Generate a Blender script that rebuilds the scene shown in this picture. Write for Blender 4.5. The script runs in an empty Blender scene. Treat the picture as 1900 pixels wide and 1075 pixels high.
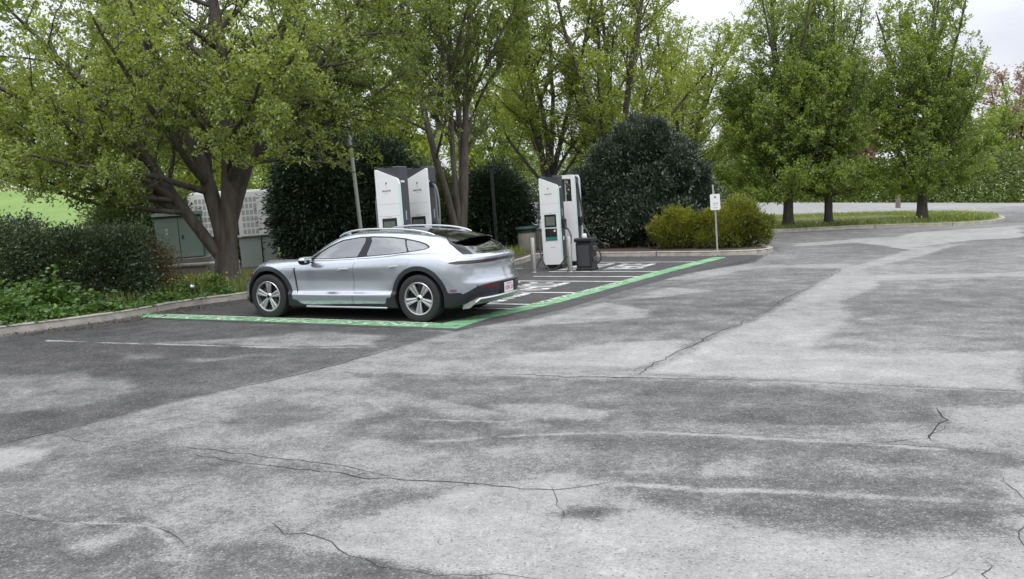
import bpy, math, random
import numpy as np
from mathutils import Matrix, Vector
random.seed(7)
SC = bpy.context.scene
COL = SC.collection
R_ = math.radians
PI = math.pi

# ------------------------------------------------------------------ camera, sky, sun, exposure
cam_d = bpy.data.cameras.new('camera')
cam = bpy.data.objects.new('camera', cam_d)
COL.objects.link(cam)
cam_d.sensor_width = 36.0
cam_d.lens = 1588.3 / 1900 * 36.0
cam_d.clip_start = 0.05
cam_d.clip_end = 3000
CAM_PITCH, CAM_ROLL, CAM_H = 0.107146, 0.041954, 1.8205
cam.matrix_world = (Matrix.Translation((0, 0, CAM_H)) @ Matrix.Rotation(PI/2 - CAM_PITCH, 4, 'X')
                    @ Matrix.Rotation(-CAM_ROLL, 4, 'Z'))
SC.camera = cam

SUN_EL, SUN_AZ = R_(58), R_(200)
world = bpy.data.worlds.new('World')
SC.world = world
world.use_nodes = True
wn, wl = world.node_tree.nodes, world.node_tree.links
wn.clear()
w_out = wn.new('ShaderNodeOutputWorld')
w_bg = wn.new('ShaderNodeBackground')
w_sky = wn.new('ShaderNodeTexSky')
w_sky.sky_type = 'NISHITA'
w_sky.sun_disc = False
w_sky.sun_elevation = SUN_EL
w_sky.sun_rotation = SUN_AZ
w_sky.air_density = 1.0
w_sky.dust_density = 3.0
w_tc = wn.new('ShaderNodeTexCoord')
w_map = wn.new('ShaderNodeMapping'); w_map.inputs['Scale'].default_value = (1.0, 1.0, 3.2)
w_noi = wn.new('ShaderNodeTexNoise')
w_noi.inputs['Scale'].default_value = 2.6; w_noi.inputs['Detail'].default_value = 6; w_noi.inputs['Roughness'].default_value = 0.55
w_ramp = wn.new('ShaderNodeValToRGB')
w_ramp.color_ramp.elements[0].position = 0.32; w_ramp.color_ramp.elements[0].color = (5.2, 5.4, 5.95, 1)
w_ramp.color_ramp.elements[1].position = 0.66; w_ramp.color_ramp.elements[1].color = (7.6, 7.7, 7.95, 1)
w_mix = wn.new('ShaderNodeMix'); w_mix.data_type = 'RGBA'
w_mix.inputs[0].default_value = 0.86
wl.new(w_tc.outputs['Generated'], w_map.inputs['Vector'])
wl.new(w_map.outputs['Vector'], w_noi.inputs['Vector'])
wl.new(w_noi.outputs['Fac'], w_ramp.inputs['Fac'])
# overcast: three times as bright overhead as at the horizon (CIE overcast sky)
w_sep = wn.new('ShaderNodeSeparateXYZ'); wl.new(w_tc.outputs['Generated'], w_sep.inputs['Vector'])
w_max = wn.new('ShaderNodeMath'); w_max.operation = 'MAXIMUM'; w_max.inputs[1].default_value = 0.0
wl.new(w_sep.outputs['Z'], w_max.inputs[0])
w_mad = wn.new('ShaderNodeMath'); w_mad.operation = 'MULTIPLY_ADD'; w_mad.inputs[1].default_value = 2.0; w_mad.inputs[2].default_value = 1.0
wl.new(w_max.outputs[0], w_mad.inputs[0])
w_mul = wn.new('ShaderNodeMix'); w_mul.data_type = 'RGBA'; w_mul.blend_type = 'MULTIPLY'; w_mul.inputs[0].default_value = 1.0
w_cmb = wn.new('ShaderNodeCombineColor')
for i_ in range(3): wl.new(w_mad.outputs[0], w_cmb.inputs[i_])
wl.new(w_ramp.outputs['Color'], w_mul.inputs[6]); wl.new(w_cmb.outputs['Color'], w_mul.inputs[7])
wl.new(w_sky.outputs['Color'], w_mix.inputs[6])
wl.new(w_mul.outputs[2], w_mix.inputs[7])
wl.new(w_mix.outputs[2], w_bg.inputs['Color'])
w_bg.inputs['Strength'].default_value = 0.10
wl.new(w_bg.outputs['Background'], w_out.inputs['Surface'])

sun_d = bpy.data.lights.new('sun', 'SUN')
sun_d.energy = 0.9
sun_d.angle = R_(25)
sun_d.color = (1.0, 0.97, 0.92)
sun = bpy.data.objects.new('sun', sun_d)
COL.objects.link(sun)
# direction of the sun in the sky: azimuth measured like the sky's sun_rotation
sun.rotation_euler = (PI/2 - SUN_EL, 0, PI - SUN_AZ)
sun.location = (0, 0, 30)

vs = SC.view_settings
vs.view_transform = 'Standard'
vs.look = 'None'
vs.exposure = 0.38
vs.gamma = 1.0
vs.use_curve_mapping = False
SC.render.engine = 'CYCLES'
cy = SC.cycles
cy.max_bounces = 7; cy.diffuse_bounces = 3; cy.glossy_bounces = 3
cy.transmission_bounces = 4; cy.transparent_max_bounces = 8
cy.caustics_reflective = False; cy.caustics_refractive = False
cy.use_denoising = True
cy.sample_clamp_indirect = 6.0

# ------------------------------------------------------------------ helpers
def link(o, parent=None):
    COL.objects.link(o)
    if parent is not None:
        o.parent = parent
    return o

def tag(o, label=None, cat=None, group=None, kind=None):
    if label: o['label'] = label
    if cat: o['category'] = cat
    if group: o['group'] = group
    if kind: o['kind'] = kind
    return o

def empty(name, loc=(0, 0, 0), rot=(0, 0, 0)):
    o = bpy.data.objects.new(name, None)
    o.location = loc
    o.rotation_euler = rot
    o.empty_display_size = 0.2
    return link(o)

def copy_tree(o, parent=None):
    c = o.copy()
    COL.objects.link(c)
    if parent is not None:
        c.parent = parent
    for ch in list(o.children):
        copy_tree(ch, c)
    return c

def mesh_data(name, V, F, smooth=False, attrs=None, normals=None):
    """V (n,3); F array (m,k) or list of such arrays."""
    V = np.asarray(V, dtype=np.float32).reshape(-1, 3)
    Fs = F if isinstance(F, list) else [F]
    Fs = [np.asarray(f, dtype=np.int32) for f in Fs if len(f)]
    me = bpy.data.meshes.new(name)
    me.vertices.add(len(V))
    me.vertices.foreach_set('co', V.ravel())
    loops = np.concatenate([f.ravel() for f in Fs])
    counts = np.concatenate([np.full(len(f), f.shape[1], np.int32) for f in Fs])
    starts = np.concatenate([[0], np.cumsum(counts)[:-1]]).astype(np.int32)
    me.loops.add(len(loops))
    me.loops.foreach_set('vertex_index', loops)
    me.polygons.add(len(counts))
    me.polygons.foreach_set('loop_start', starts)
    me.polygons.foreach_set('loop_total', counts)
    me.polygons.foreach_set('use_smooth', np.full(len(counts), bool(smooth)))
    me.update(calc_edges=True)
    if attrs:
        for k, v in attrs.items():
            a = me.attributes.new(k, 'FLOAT', 'POINT')
            a.data.foreach_set('value', np.asarray(v, dtype=np.float32))
    if normals is not None:
        me.normals_split_custom_set_from_vertices([tuple(x) for x in np.asarray(normals, float)])
    return me

def obj(name, me, mat, parent=None):
    o = bpy.data.objects.new(name, me)
    if mat is not None and len(me.materials) == 0:
        me.materials.append(mat)
    return link(o, parent)

class MB:
    """collects simple solids into one mesh"""
    def __init__(s):
        s.v = []; s.f = []; s.n = 0
    def add(s, V, F):
        V = np.asarray(V, float).reshape(-1, 3)
        for f in F:
            s.f.append(tuple(int(i) + s.n for i in f))
        s.v.append(V); s.n += len(V)
        return s
    def box(s, c, d, b=0.0, rot=None):
        """box of centre c, size d with chamfer b"""
        h = np.array(d, float) / 2
        if b <= 0:
            V = np.array([[x, y, z] for x in (-1, 1) for y in (-1, 1) for z in (-1, 1)], float) * h
            F = [(0, 1, 3, 2), (4, 6, 7, 5), (0, 4, 5, 1), (2, 3, 7, 6), (0, 2, 6, 4), (1, 5, 7, 3)]
        else:
            b = min(b, h.min() * 0.98)
            V = []; idx = {}
            for ax in range(3):
                for sg in (-1, 1):
                    for u in (-1, 1):
                        for w in (-1, 1):
                            p = np.zeros(3); o1, o2 = [(1, 2), (0, 2), (0, 1)][ax]
                            p[ax] = sg * h[ax]; p[o1] = u * (h[o1] - b); p[o2] = w * (h[o2] - b)
                            sgn = [0, 0, 0]; sgn[ax] = sg; sgn[o1] = u; sgn[o2] = w
                            idx[(ax, tuple(sgn))] = len(V); V.append(p)
            V = np.array(V); F = []
            for ax in range(3):
                o1, o2 = [(1, 2), (0, 2), (0, 1)][ax]
                for sg in (-1, 1):
                    q = []
                    for u, w in ((-1, -1), (1, -1), (1, 1), (-1, 1)):
                        k = [0, 0, 0]; k[ax] = sg; k[o1] = u; k[o2] = w
                        q.append(idx[(ax, tuple(k))])
                    F.append(q)
            for a1, a2 in ((0, 1), (0, 2), (1, 2)):
                a3 = 3 - a1 - a2
                for s1 in (-1, 1):
                    for s2 in (-1, 1):
                        q = []
                        for ax, s3 in ((a1, -1), (a1, 1), (a2, 1), (a2, -1)):
                            k = [0, 0, 0]; k[a1] = s1; k[a2] = s2; k[a3] = s3
                            q.append(idx[(ax, tuple(k))])
                        F.append(q)
            for s1 in (-1, 1):
                for s2 in (-1, 1):
                    for s3 in (-1, 1):
                        F.append([idx[(ax, (s1, s2, s3))] for ax in range(3)])
            # orient outwards
            G = []
            for q in F:
                P = V[list(q)]
                n = np.cross(P[1] - P[0], P[2] - P[0])
                G.append(list(q) if np.dot(n, P.mean(0)) > 0 else list(q)[::-1])
            F = G
        if rot is not None:
            V = V @ np.array(rot).T
        return s.add(V + np.array(c, float), F)
    def prism(s, poly, lo, hi, axis=1):
        """polygon (2D list) extruded between lo and hi along axis (0,1,2)"""
        n = len(poly); V = []
        o = [(1, 2), (0, 2), (0, 1)][axis]
        for t in (lo, hi):
            for a, b in poly:
                p = [0, 0, 0]; p[axis] = t; p[o[0]] = a; p[o[1]] = b
                V.append(p)
        F = [tuple(range(n))[::-1], tuple(range(n, 2 * n))]
        for i in range(n):
            j = (i + 1) % n
            F.append((i, j, n + j, n + i))
        return s.add(V, F)
    def tube(s, pts, r, sides=8, caps=True):
        pts = np.asarray(pts, float); n = len(pts)
        r = np.full(n, r, float) if np.isscalar(r) else np.asarray(r, float)
        t = np.gradient(pts, axis=0)
        t /= np.linalg.norm(t, axis=1)[:, None] + 1e-9
        ref = np.array([0.0, 0.0, 1.0]) if abs(t[:, 2]).mean() < 0.8 else np.array([1.0, 0.0, 0.0])
        V = []
        for i in range(n):
            a = np.cross(t[i], ref); a /= np.linalg.norm(a) + 1e-9
            b = np.cross(t[i], a)
            for k in range(sides):
                th = 2 * PI * k / sides
                V.append(pts[i] + r[i] * (a * math.cos(th) + b * math.sin(th)))
        F = []
        for i in range(n - 1):
            for k in range(sides):
                k2 = (k + 1) % sides
                F.append((i*sides + k, i*sides + k2, (i+1)*sides + k2, (i+1)*sides + k))
        if caps:
            F.append(tuple(range(sides))[::-1]); F.append(tuple((n-1)*sides + k for k in range(sides)))
        return s.add(V, F)
    def lathe(s, prof, c=(0, 0, 0), seg=24, axis=2, closed=False):
        """profile list of (radius, height)"""
        V = []; m = len(prof)
        for k in range(seg):
            th = 2 * PI * k / seg
            for r, h in prof:
                p = {2: (r*math.cos(th), r*math.sin(th), h), 1: (r*math.cos(th), h, r*math.sin(th)), 0: (h, r*math.cos(th), r*math.sin(th))}[axis]
                V.append(p)
        F = []
        rng = range(m) if closed else range(m - 1)
        for k in range(seg):
            k2 = (k + 1) % seg
            for i in rng:
                j = (i + 1) % m
                F.append((k*m + i, k2*m + i, k2*m + j, k*m + j))
        return s.add(np.array(V) + np.array(c, float), F)
    def data(s, name, smooth=False, angle=None):
        V = np.concatenate(s.v)
        me = bpy.data.meshes.new(name)
        me.from_pydata([tuple(p) for p in V], [], s.f)
        me.update()
        if smooth:
            me.polygons.foreach_set('use_smooth', np.ones(len(me.polygons), bool))
            if angle:
                me.set_sharp_from_angle(angle=R_(angle))
        return me
    def build(s, name, mat, parent=None, smooth=False, angle=35):
        return obj(name, s.data(name, smooth, angle), mat, parent)

def fnoise(P, seed=0, octaves=4, scale=1.0):
    """value noise, vectorised, P (n,2|3), about -1..1"""
    P = np.asarray(P, float) * scale
    if P.shape[1] == 2:
        P = np.c_[P, np.zeros(len(P))]
    out = np.zeros(len(P)); amp = 1.0; tot = 0
    for o in range(octaves):
        Q = P * (2.0 ** o) + 17.3 * o + seed * 3.71
        i = np.floor(Q).astype(np.int64); f = Q - i
        f = f * f * (3 - 2 * f)
        acc = 0
        for dx in (0, 1):
            for dy in (0, 1):
                for dz in (0, 1):
                    h = ((i[:, 0] + dx) * 73856093) ^ ((i[:, 1] + dy) * 19349663) ^ ((i[:, 2] + dz) * 83492791) ^ (seed * 2654435 + 12345)
                    h = (h ^ (h >> 13)) * 1274126177
                    h = (h ^ (h >> 16)) & 0xffff
                    w = (f[:, 0] if dx else 1 - f[:, 0]) * (f[:, 1] if dy else 1 - f[:, 1]) * (f[:, 2] if dz else 1 - f[:, 2])
                    acc = acc + w * (h / 32767.5 - 1)
        out += amp * acc; tot += amp; amp *= 0.5
    return out / tot

def poly_sd(P, poly):
    """signed distance (negative inside) of points P (n,2) to a polygon"""
    P = np.asarray(P, float); poly = np.asarray(poly, float); n = len(poly)
    d = np.full(len(P), 1e9); inside = np.zeros(len(P), bool)
    for i in range(n):
        a = poly[i]; b = poly[(i + 1) % n]
        e = b - a; w = P - a
        t = np.clip((w @ e) / (e @ e + 1e-12), 0, 1)
        q = w - t[:, None] * e
        d = np.minimum(d, (q * q).sum(1))
        c = (a[1] > P[:, 1]) != (b[1] > P[:, 1])
        with np.errstate(divide='ignore', invalid='ignore'):
            xx = (b[0] - a[0]) * (P[:, 1] - a[1]) / (b[1] - a[1]) + a[0]
        inside ^= c & (P[:, 0] < xx)
    d = np.sqrt(d)
    return np.where(inside, -d, d)

def line_d(P, pts):
    P = np.asarray(P, float); d = np.full(len(P), 1e9)
    for a, b in zip(pts[:-1], pts[1:]):
        a = np.array(a); b = np.array(b); e = b - a; w = P - a
        t = np.clip((w @ e) / (e @ e + 1e-12), 0, 1)
        q = w - t[:, None] * e
        d = np.minimum(d, np.sqrt((q * q).sum(1)))
    return d

# ------------------------------------------------------------------ materials
def pmat(name, col=(0.5, 0.5, 0.5), rough=0.5, metal=0.0, spec=0.5, coat=0.0, noise=None, bump=None, trans=0.0, emit=None):
    """principled material; noise=(scale, amount, colour2) mottles the colour; bump=(scale, strength, distance)"""
    m = bpy.data.materials.new(name); m.use_nodes = True
    nt = m.node_tree; b = nt.nodes['Principled BSDF']
    b.inputs['Base Color'].default_value = (*col, 1)
    b.inputs['Roughness'].default_value = rough
    b.inputs['Metallic'].default_value = metal
    b.inputs['Specular IOR Level'].default_value = spec
    b.inputs['Coat Weight'].default_value = coat
    if coat: b.inputs['Coat Roughness'].default_value = 0.04
    if trans: b.inputs['Transmission Weight'].default_value = trans
    if emit:
        b.inputs['Emission Color'].default_value = (*emit[0], 1); b.inputs['Emission Strength'].default_value = emit[1]
    tc = nt.nodes.new('ShaderNodeTexCoord')
    if noise:
        n = nt.nodes.new('ShaderNodeTexNoise'); n.inputs['Scale'].default_value = noise[0]; n.inputs['Detail'].default_value = 6
        n.inputs['Roughness'].default_value = 0.62
        r = nt.nodes.new('ShaderNodeValToRGB')
        r.color_ramp.elements[0].position = 0.35; r.color_ramp.elements[1].position = 0.68
        r.color_ramp.elements[0].color = (*col, 1); r.color_ramp.elements[1].color = (*noise[2], 1)
        mx = nt.nodes.new('ShaderNodeMix'); mx.data_type = 'RGBA'; mx.inputs[0].default_value = noise[1]
        mx.inputs[6].default_value = (*col, 1)
        nt.links.new(tc.outputs['Object'], n.inputs['Vector']); nt.links.new(n.outputs['Fac'], r.inputs['Fac'])
        nt.links.new(r.outputs['Color'], mx.inputs[7]); nt.links.new(mx.outputs[2], b.inputs['Base Color'])
    if bump:
        n2 = nt.nodes.new('ShaderNodeTexNoise'); n2.inputs['Scale'].default_value = bump[0]; n2.inputs['Detail'].default_value = 8
        bp = nt.nodes.new('ShaderNodeBump'); bp.inputs['Strength'].default_value = bump[1]; bp.inputs['Distance'].default_value = bump[2]
        nt.links.new(tc.outputs['Object'], n2.inputs['Vector']); nt.links.new(n2.outputs['Fac'], bp.inputs['Height'])
        nt.links.new(bp.outputs['Normal'], b.inputs['Normal'])
    return m

def glass_mat(name, tint, through, rough=0.0):
    m = bpy.data.materials.new(name); m.use_nodes = True
    nt = m.node_tree; nt.nodes.clear()
    out = nt.nodes.new('ShaderNodeOutputMaterial')
    tr = nt.nodes.new('ShaderNodeBsdfTransparent'); tr.inputs['Color'].default_value = (*[t * through for t in tint], 1)
    gl = nt.nodes.new('ShaderNodeBsdfGlossy'); gl.inputs['Roughness'].default_value = rough; gl.inputs['Color'].default_value = (0.95, 0.97, 1, 1)
    fr = nt.nodes.new('ShaderNodeFresnel'); fr.inputs['IOR'].default_value = 3.3
    mx = nt.nodes.new('ShaderNodeMixShader')
    nt.links.new(fr.outputs['Fac'], mx.inputs['Fac']); nt.links.new(tr.outputs['BSDF'], mx.inputs[1]); nt.links.new(gl.outputs['BSDF'], mx.inputs[2])
    nt.links.new(mx.outputs['Shader'], out.inputs['Surface'])
    return m

def text_mesh(name, body, size, depth=0.0, align='CENTER', res=2, bold=0.0):
    cu = bpy.data.curves.new(name, 'FONT')
    cu.body = body; cu.size = size; cu.align_x = align; cu.align_y = 'CENTER'; cu.extrude = depth; cu.offset = bold; cu.resolution_u = res
    o = bpy.data.objects.new(name, cu); COL.objects.link(o)
    dg = bpy.context.evaluated_depsgraph_get(); dg.update()
    me = bpy.data.meshes.new_from_object(o.evaluated_get(dg), depsgraph=dg)
    bpy.data.objects.remove(o); bpy.data.curves.remove(cu)
    me.name = name
    return me

def text_obj(name, body, size, M, mat, parent=None, depth=0.0):
    """M 4x4 matrix (columns: right, up, normal, place) applied to the letters"""
    me = text_mesh(name, body, size, depth, bold=size * .012)
    me.transform(M)
    return obj(name, me, mat, parent)

def frame(right, up, pos):
    r = Vector(right); u = Vector(up); n = r.cross(u).normalized()
    return Matrix(((r.x, u.x, n.x, pos[0]), (r.y, u.y, n.y, pos[1]), (r.z, u.z, n.z, pos[2]), (0, 0, 0, 1)))
PATCHES=[
 (0.2,0.12,[(-8.19, 10.22), (-4.82, 5.89), (-4.2, 6.78), (-3.37, 7.98), (-2.73, 8.78), (-2.07, 9.64), (-1.58, 10.57), (-0.83, 11.71), (-2.01, 12.48), (-6.5, 15.34), (-7.21, 14.16), (-7.99, 13.2)]),
 (0.5,0.35,[(-7.43, 10.07), (-5.31, 9.95), (-4.26, 9.43), (-3.94, 8.46), (-4.39, 7.88), (-5.66, 7.61)]),
 (0.5,0.25,[(-5.71, 11.9), (-4.0, 12.02), (-3.14, 12.58), (-1.74, 11.71), (-1.77, 10.94), (-3.36, 11.12)]),
 (0.42,0.2,[(-5.28, 10.98), (-4.65, 10.99), (-4.44, 10.64), (-4.97, 10.61)]),
 (0.42,0.2,[(-3.95, 10.6), (-3.22, 10.66), (-2.99, 10.31), (-3.77, 10.28)]),
 (0.1,0.05,[(-0.83, 11.71), (0.07, 13.12), (0.76, 13.6), (1.77, 15.54), (3.49, 18.32), (5.94, 20.81), (6.8, 22.82), (5.93, 23.36), (2.59, 17.75), (-0.43, 13.03), (-0.81, 12.15)]),
 (0.42,-0.05,[(-0.37, 10.59), (1.27, 8.48), (2.2, 9.96), (3.96, 12.75), (5.89, 16.31), (7.13, 18.44), (5.81, 20.37), (3.44, 18.09), (1.74, 15.29), (0.74, 13.28)]),
 (0.64,-0.06,[(-0.1, 12.05), (0.93, 13.54), (2.97, 16.19), (3.71, 15.42), (2.59, 14.65), (1.54, 14.4), (2.16, 13.15), (1.94, 12.32), (0.98, 12.06)]),
 (0.62,0.15,[(3.11, 17.52), (5.4, 20.26), (7.72, 19.33), (7.18, 18.56), (5.75, 19.29), (3.82, 17.21)]),
 (0.66,0.2,[(-0.03, 9.78), (1.16, 10.37), (2.18, 10.19), (1.87, 9.61), (1.27, 8.53), (0.02, 9.25)]),
 (0.68,-0.06,[(1.27, 8.48), (2.2, 9.96), (3.96, 12.75), (7.04, 18.21), (11.04, 23.23), (13.12, 24.37), (9.64, 20.28), (7.42, 18.01), (6.57, 15.02), (5.09, 13.17), (5.04, 12.22), (3.86, 10.33), (3.26, 9.35), (3.89, 8.88), (5.35, 8.86), (4.33, 7.15)]),
 (0.46,0.3,[(5.09, 13.17), (7.43, 15.63), (10.05, 16.69), (5.53, 9.15), (3.95, 9.03), (3.26, 9.35), (4.13, 10.68)]),
 (0.78,0.15,[(10.8, 26.23), (14.25, 29.99), (19.14, 31.85), (15.41, 25.63), (13.12, 24.97), (10.58, 22.58)]),
 (0.72,0.12,[(8.93, 27.08), (10.69, 27.66), (12.4, 28.38), (12.54, 27.13), (10.8, 26.23), (8.59, 25.54)]),
 (0.66,0.1,[(6.9, 16.75), (9.82, 16.31), (9.39, 15.6), (6.76, 15.92)]),
 (0.36,-0.05,[(-1.87, 9.23), (-0.32, 8.72), (1.27, 8.17), (3.97, 7.08), (3.87, 6.9), (3.37, 6.7), (3.11, 6.34), (2.43, 6.29), (1.44, 6.58), (0.41, 6.49), (0.0, 7.05), (-0.68, 7.65), (-1.38, 8.34)]),
 (0.58,0.2,[(-0.28, 7.38), (0.48, 7.39), (0.91, 7.08), (0.7, 6.76), (-0.0, 6.79)]),
 (0.36,0.3,[(-1.69, 7.33), (-0.97, 7.56), (-0.56, 7.24), (0.16, 6.53), (1.14, 6.31), (2.28, 5.89), (2.74, 5.59), (3.25, 5.4), (2.97, 5.11), (2.1, 5.42), (1.11, 5.8), (-0.24, 6.07), (-1.42, 6.46)]),
 (0.7,0.2,[(1.12, 5.64), (1.37, 5.76), (1.65, 5.56), (1.5, 5.3), (1.13, 5.35)]),
 (0.34,0.2,[(0.27, 5.46), (1.15, 5.31), (2.28, 5.2), (2.76, 5.08), (2.82, 4.74), (2.69, 4.47), (2.43, 4.27), (1.72, 4.44), (1.08, 4.69), (0.69, 4.98)]),
 (0.68,0.2,[(-1.02, 4.76), (-0.22, 5.26), (0.33, 5.3), (0.74, 4.9), (1.08, 4.57), (1.68, 4.35), (2.35, 4.17), (2.7, 4.43), (3.04, 4.1), (2.33, 3.12), (-0.62, 3.36)]),
 (0.66,0.2,[(3.12, 6.37), (3.33, 6.63), (3.85, 6.72), (4.84, 6.58), (3.23, 4.37), (2.74, 4.5), (2.9, 4.87), (2.9, 5.23), (3.28, 5.4), (2.82, 5.61), (2.56, 5.85), (3.02, 6.08)]),
 (0.3,0.15,[(-3.62, 5.23), (-2.96, 5.01), (-2.22, 4.88), (-1.9, 4.55), (-1.68, 4.09), (-1.56, 3.67), (-2.66, 3.76)]),
 (0.62,0.2,[(-2.61, 4.55), (-2.31, 4.74), (-2.12, 4.64), (-2.23, 4.44), (-2.28, 4.31)]),
 (0.32,0.15,[(-1.6, 4.44), (-1.46, 4.57), (-1.2, 4.47), (-0.95, 4.39), (-0.41, 4.11), (0.1, 3.92), (0.06, 3.53), (-1.44, 3.66)]),
 (0.38,0.3,[(-3.61, 6.91), (-2.16, 6.15), (-0.98, 5.74), (-0.66, 5.53), (-1.13, 5.38), (-2.5, 5.83), (-3.35, 6.32)]),
 (0.34,0.3,[(-1.42, 5.11), (-0.93, 5.4), (-0.22, 5.26), (-0.53, 4.88), (-1.05, 4.94)]),
 (0.36,0.3,[(-4.07, 6.56), (-3.47, 6.54), (-2.48, 6.07), (-2.48, 5.6), (-3.17, 5.8), (-3.73, 5.99)]),
 (0.7,0.2,[(-4.55, 6.65), (-4.08, 6.89), (-3.68, 6.8), (-3.57, 6.42), (-3.82, 6.15), (-4.15, 6.04)]),
 (0.36,0.2,[(0.41, 4.73), (0.66, 4.78), (0.85, 4.63), (0.62, 4.46)]),
 (0.5,0.2,[(-2.63, 7.3), (-1.99, 7.78), (-1.29, 7.76), (-1.43, 6.94), (-1.99, 6.7)]),
 (0.36,0.3,[(-2.87, 7.73), (-2.18, 8.14), (-1.64, 7.52), (-1.76, 6.82), (-2.36, 6.92)]),
]
STREAKS=[
 (0.85,0.045,[(-6.9, 12.57), (-5.52, 11.99), (-4.02, 11.4), (-2.75, 10.93), (-1.61, 10.78)]),
 (0.7,0.03,[(-2.09, 9.46), (-0.61, 8.92), (1.25, 8.35), (2.7, 7.75), (4.3, 7.1)]),
 (0.62,0.04,[(-1.4, 7.84), (-1.14, 7.39), (-0.91, 7.08), (-0.54, 6.96), (-0.0, 6.83)]),
 (0.68,0.035,[(-0.75, 6.36), (0.16, 6.43), (0.9, 6.4), (1.73, 6.11), (2.29, 5.91), (2.88, 5.65)]),
 (0.68,0.05,[(0.4, 5.31), (0.85, 5.15), (1.32, 5.01), (1.68, 4.93)]),
 (0.55,0.05,[(1.68, 4.93), (2.11, 4.81), (2.55, 4.69)]),
 (0.62,0.03,[(-3.29, 5.24), (-2.73, 4.95), (-2.18, 4.86), (-1.89, 4.53)]),
 (0.6,0.035,[(0.62, 5.48), (0.83, 5.43)]),
 (0.75,0.06,[(-0.58, 12.61), (0.52, 13.88)]),
 (0.6,0.1,[(0.53, 9.82), (1.22, 10.28), (2.18, 10.16)]),
 (0.65,0.12,[(1.28, 22.11), (3.72, 20.18)]),
 (0.6,0.15,[(8.1, 27.74), (10.21, 26.4), (12.41, 27.99), (12.91, 27.92)]),
]
CRACKS=[
 (0.024,[(-4.2, 6.78), (-3.81, 7.23), (-3.37, 7.98), (-2.73, 8.78), (-2.07, 9.64), (-1.58, 10.57), (-0.84, 11.8)]),
 (0.022,[(1.2, 8.39), (1.38, 8.84), (1.63, 9.27), (2.14, 9.98), (2.36, 10.39), (2.95, 11.39), (3.81, 12.8), (5.26, 15.09), (7.04, 18.21)]),
 (0.018,[(-2.1, 9.49), (-0.61, 8.94), (1.25, 8.38), (2.7, 7.77), (4.31, 7.12)]),
 (0.012,[(-3.89, 7.02), (-3.27, 6.66), (-2.53, 6.31), (-2.06, 6.11), (-1.53, 5.86), (-0.96, 5.62), (-0.48, 5.45), (-0.05, 5.31), (0.22, 5.23), (0.6, 5.27)]),
 (0.01,[(-2.65, 6.5), (-1.93, 6.19), (-1.22, 5.83), (-0.81, 5.54)]),
 (0.012,[(-1.45, 4.79), (-1.21, 4.64), (-0.95, 4.41), (-0.69, 4.2), (-0.41, 4.07), (-0.03, 3.98), (0.22, 3.91), (0.45, 3.85)]),
 (0.01,[(-3.29, 5.24), (-2.85, 5.0), (-2.25, 4.88), (-2.07, 4.76), (-1.85, 4.54)]),
 (0.014,[(3.35, 6.72), (3.26, 6.35), (3.17, 6.18), (3.02, 6.01), (2.89, 5.83)]),
 (0.009,[(2.56, 5.85), (2.89, 5.89), (3.18, 6.21)]),
 (0.01,[(2.29, 5.91), (2.53, 5.77), (2.85, 5.66), (3.21, 5.47)]),
 (0.012,[(2.94, 5.11), (2.92, 4.97), (2.89, 4.81), (2.85, 4.65)]),
 (0.006,[(2.71, 4.5), (2.63, 4.32), (2.51, 4.15), (2.43, 3.97)]),
 (0.01,[(0.19, 5.23), (0.21, 4.97), (0.24, 4.83), (0.24, 4.69)]),
 (0.01,[(1.89, 3.75), (2.06, 3.82), (2.16, 3.82)]),
 (0.012,[(2.21, 3.92), (2.19, 3.81), (2.11, 3.7)]),
 (0.008,[(-0.82, 7.1), (-0.27, 6.92), (-0.0, 6.84)]),
 (0.006,[(-0.25, 6.35), (0.41, 6.44), (0.9, 6.41)]),
 (0.008,[(1.14, 6.33), (1.73, 6.11), (2.29, 5.91)]),
]
# ------------------------------------------------------------------ ground, paving, kerbs, beds
A_ = np.array((-.899, .437)); B_ = np.array((.437, .899))     # along a bay (towards its head) / across the bays
LEAN = -.030                                                    # the whole lot drains to one side: upright things lean a little
CAR_POS = (-.990, 13.630, 0); CAR_YAW = 2.690

def sm(a, b, x):
    t = np.clip((x - a) / (b - a), 0, 1)
    return t * t * (3 - 2 * t)
def lot_z(x, y):
    """the lot is flat; beyond it the land is level again, i.e. tilted against the lot"""
    return np.clip(-.043 * (np.asarray(x) - 34), -.6, 2.4) * sm(38, 62, np.asarray(y))

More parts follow.
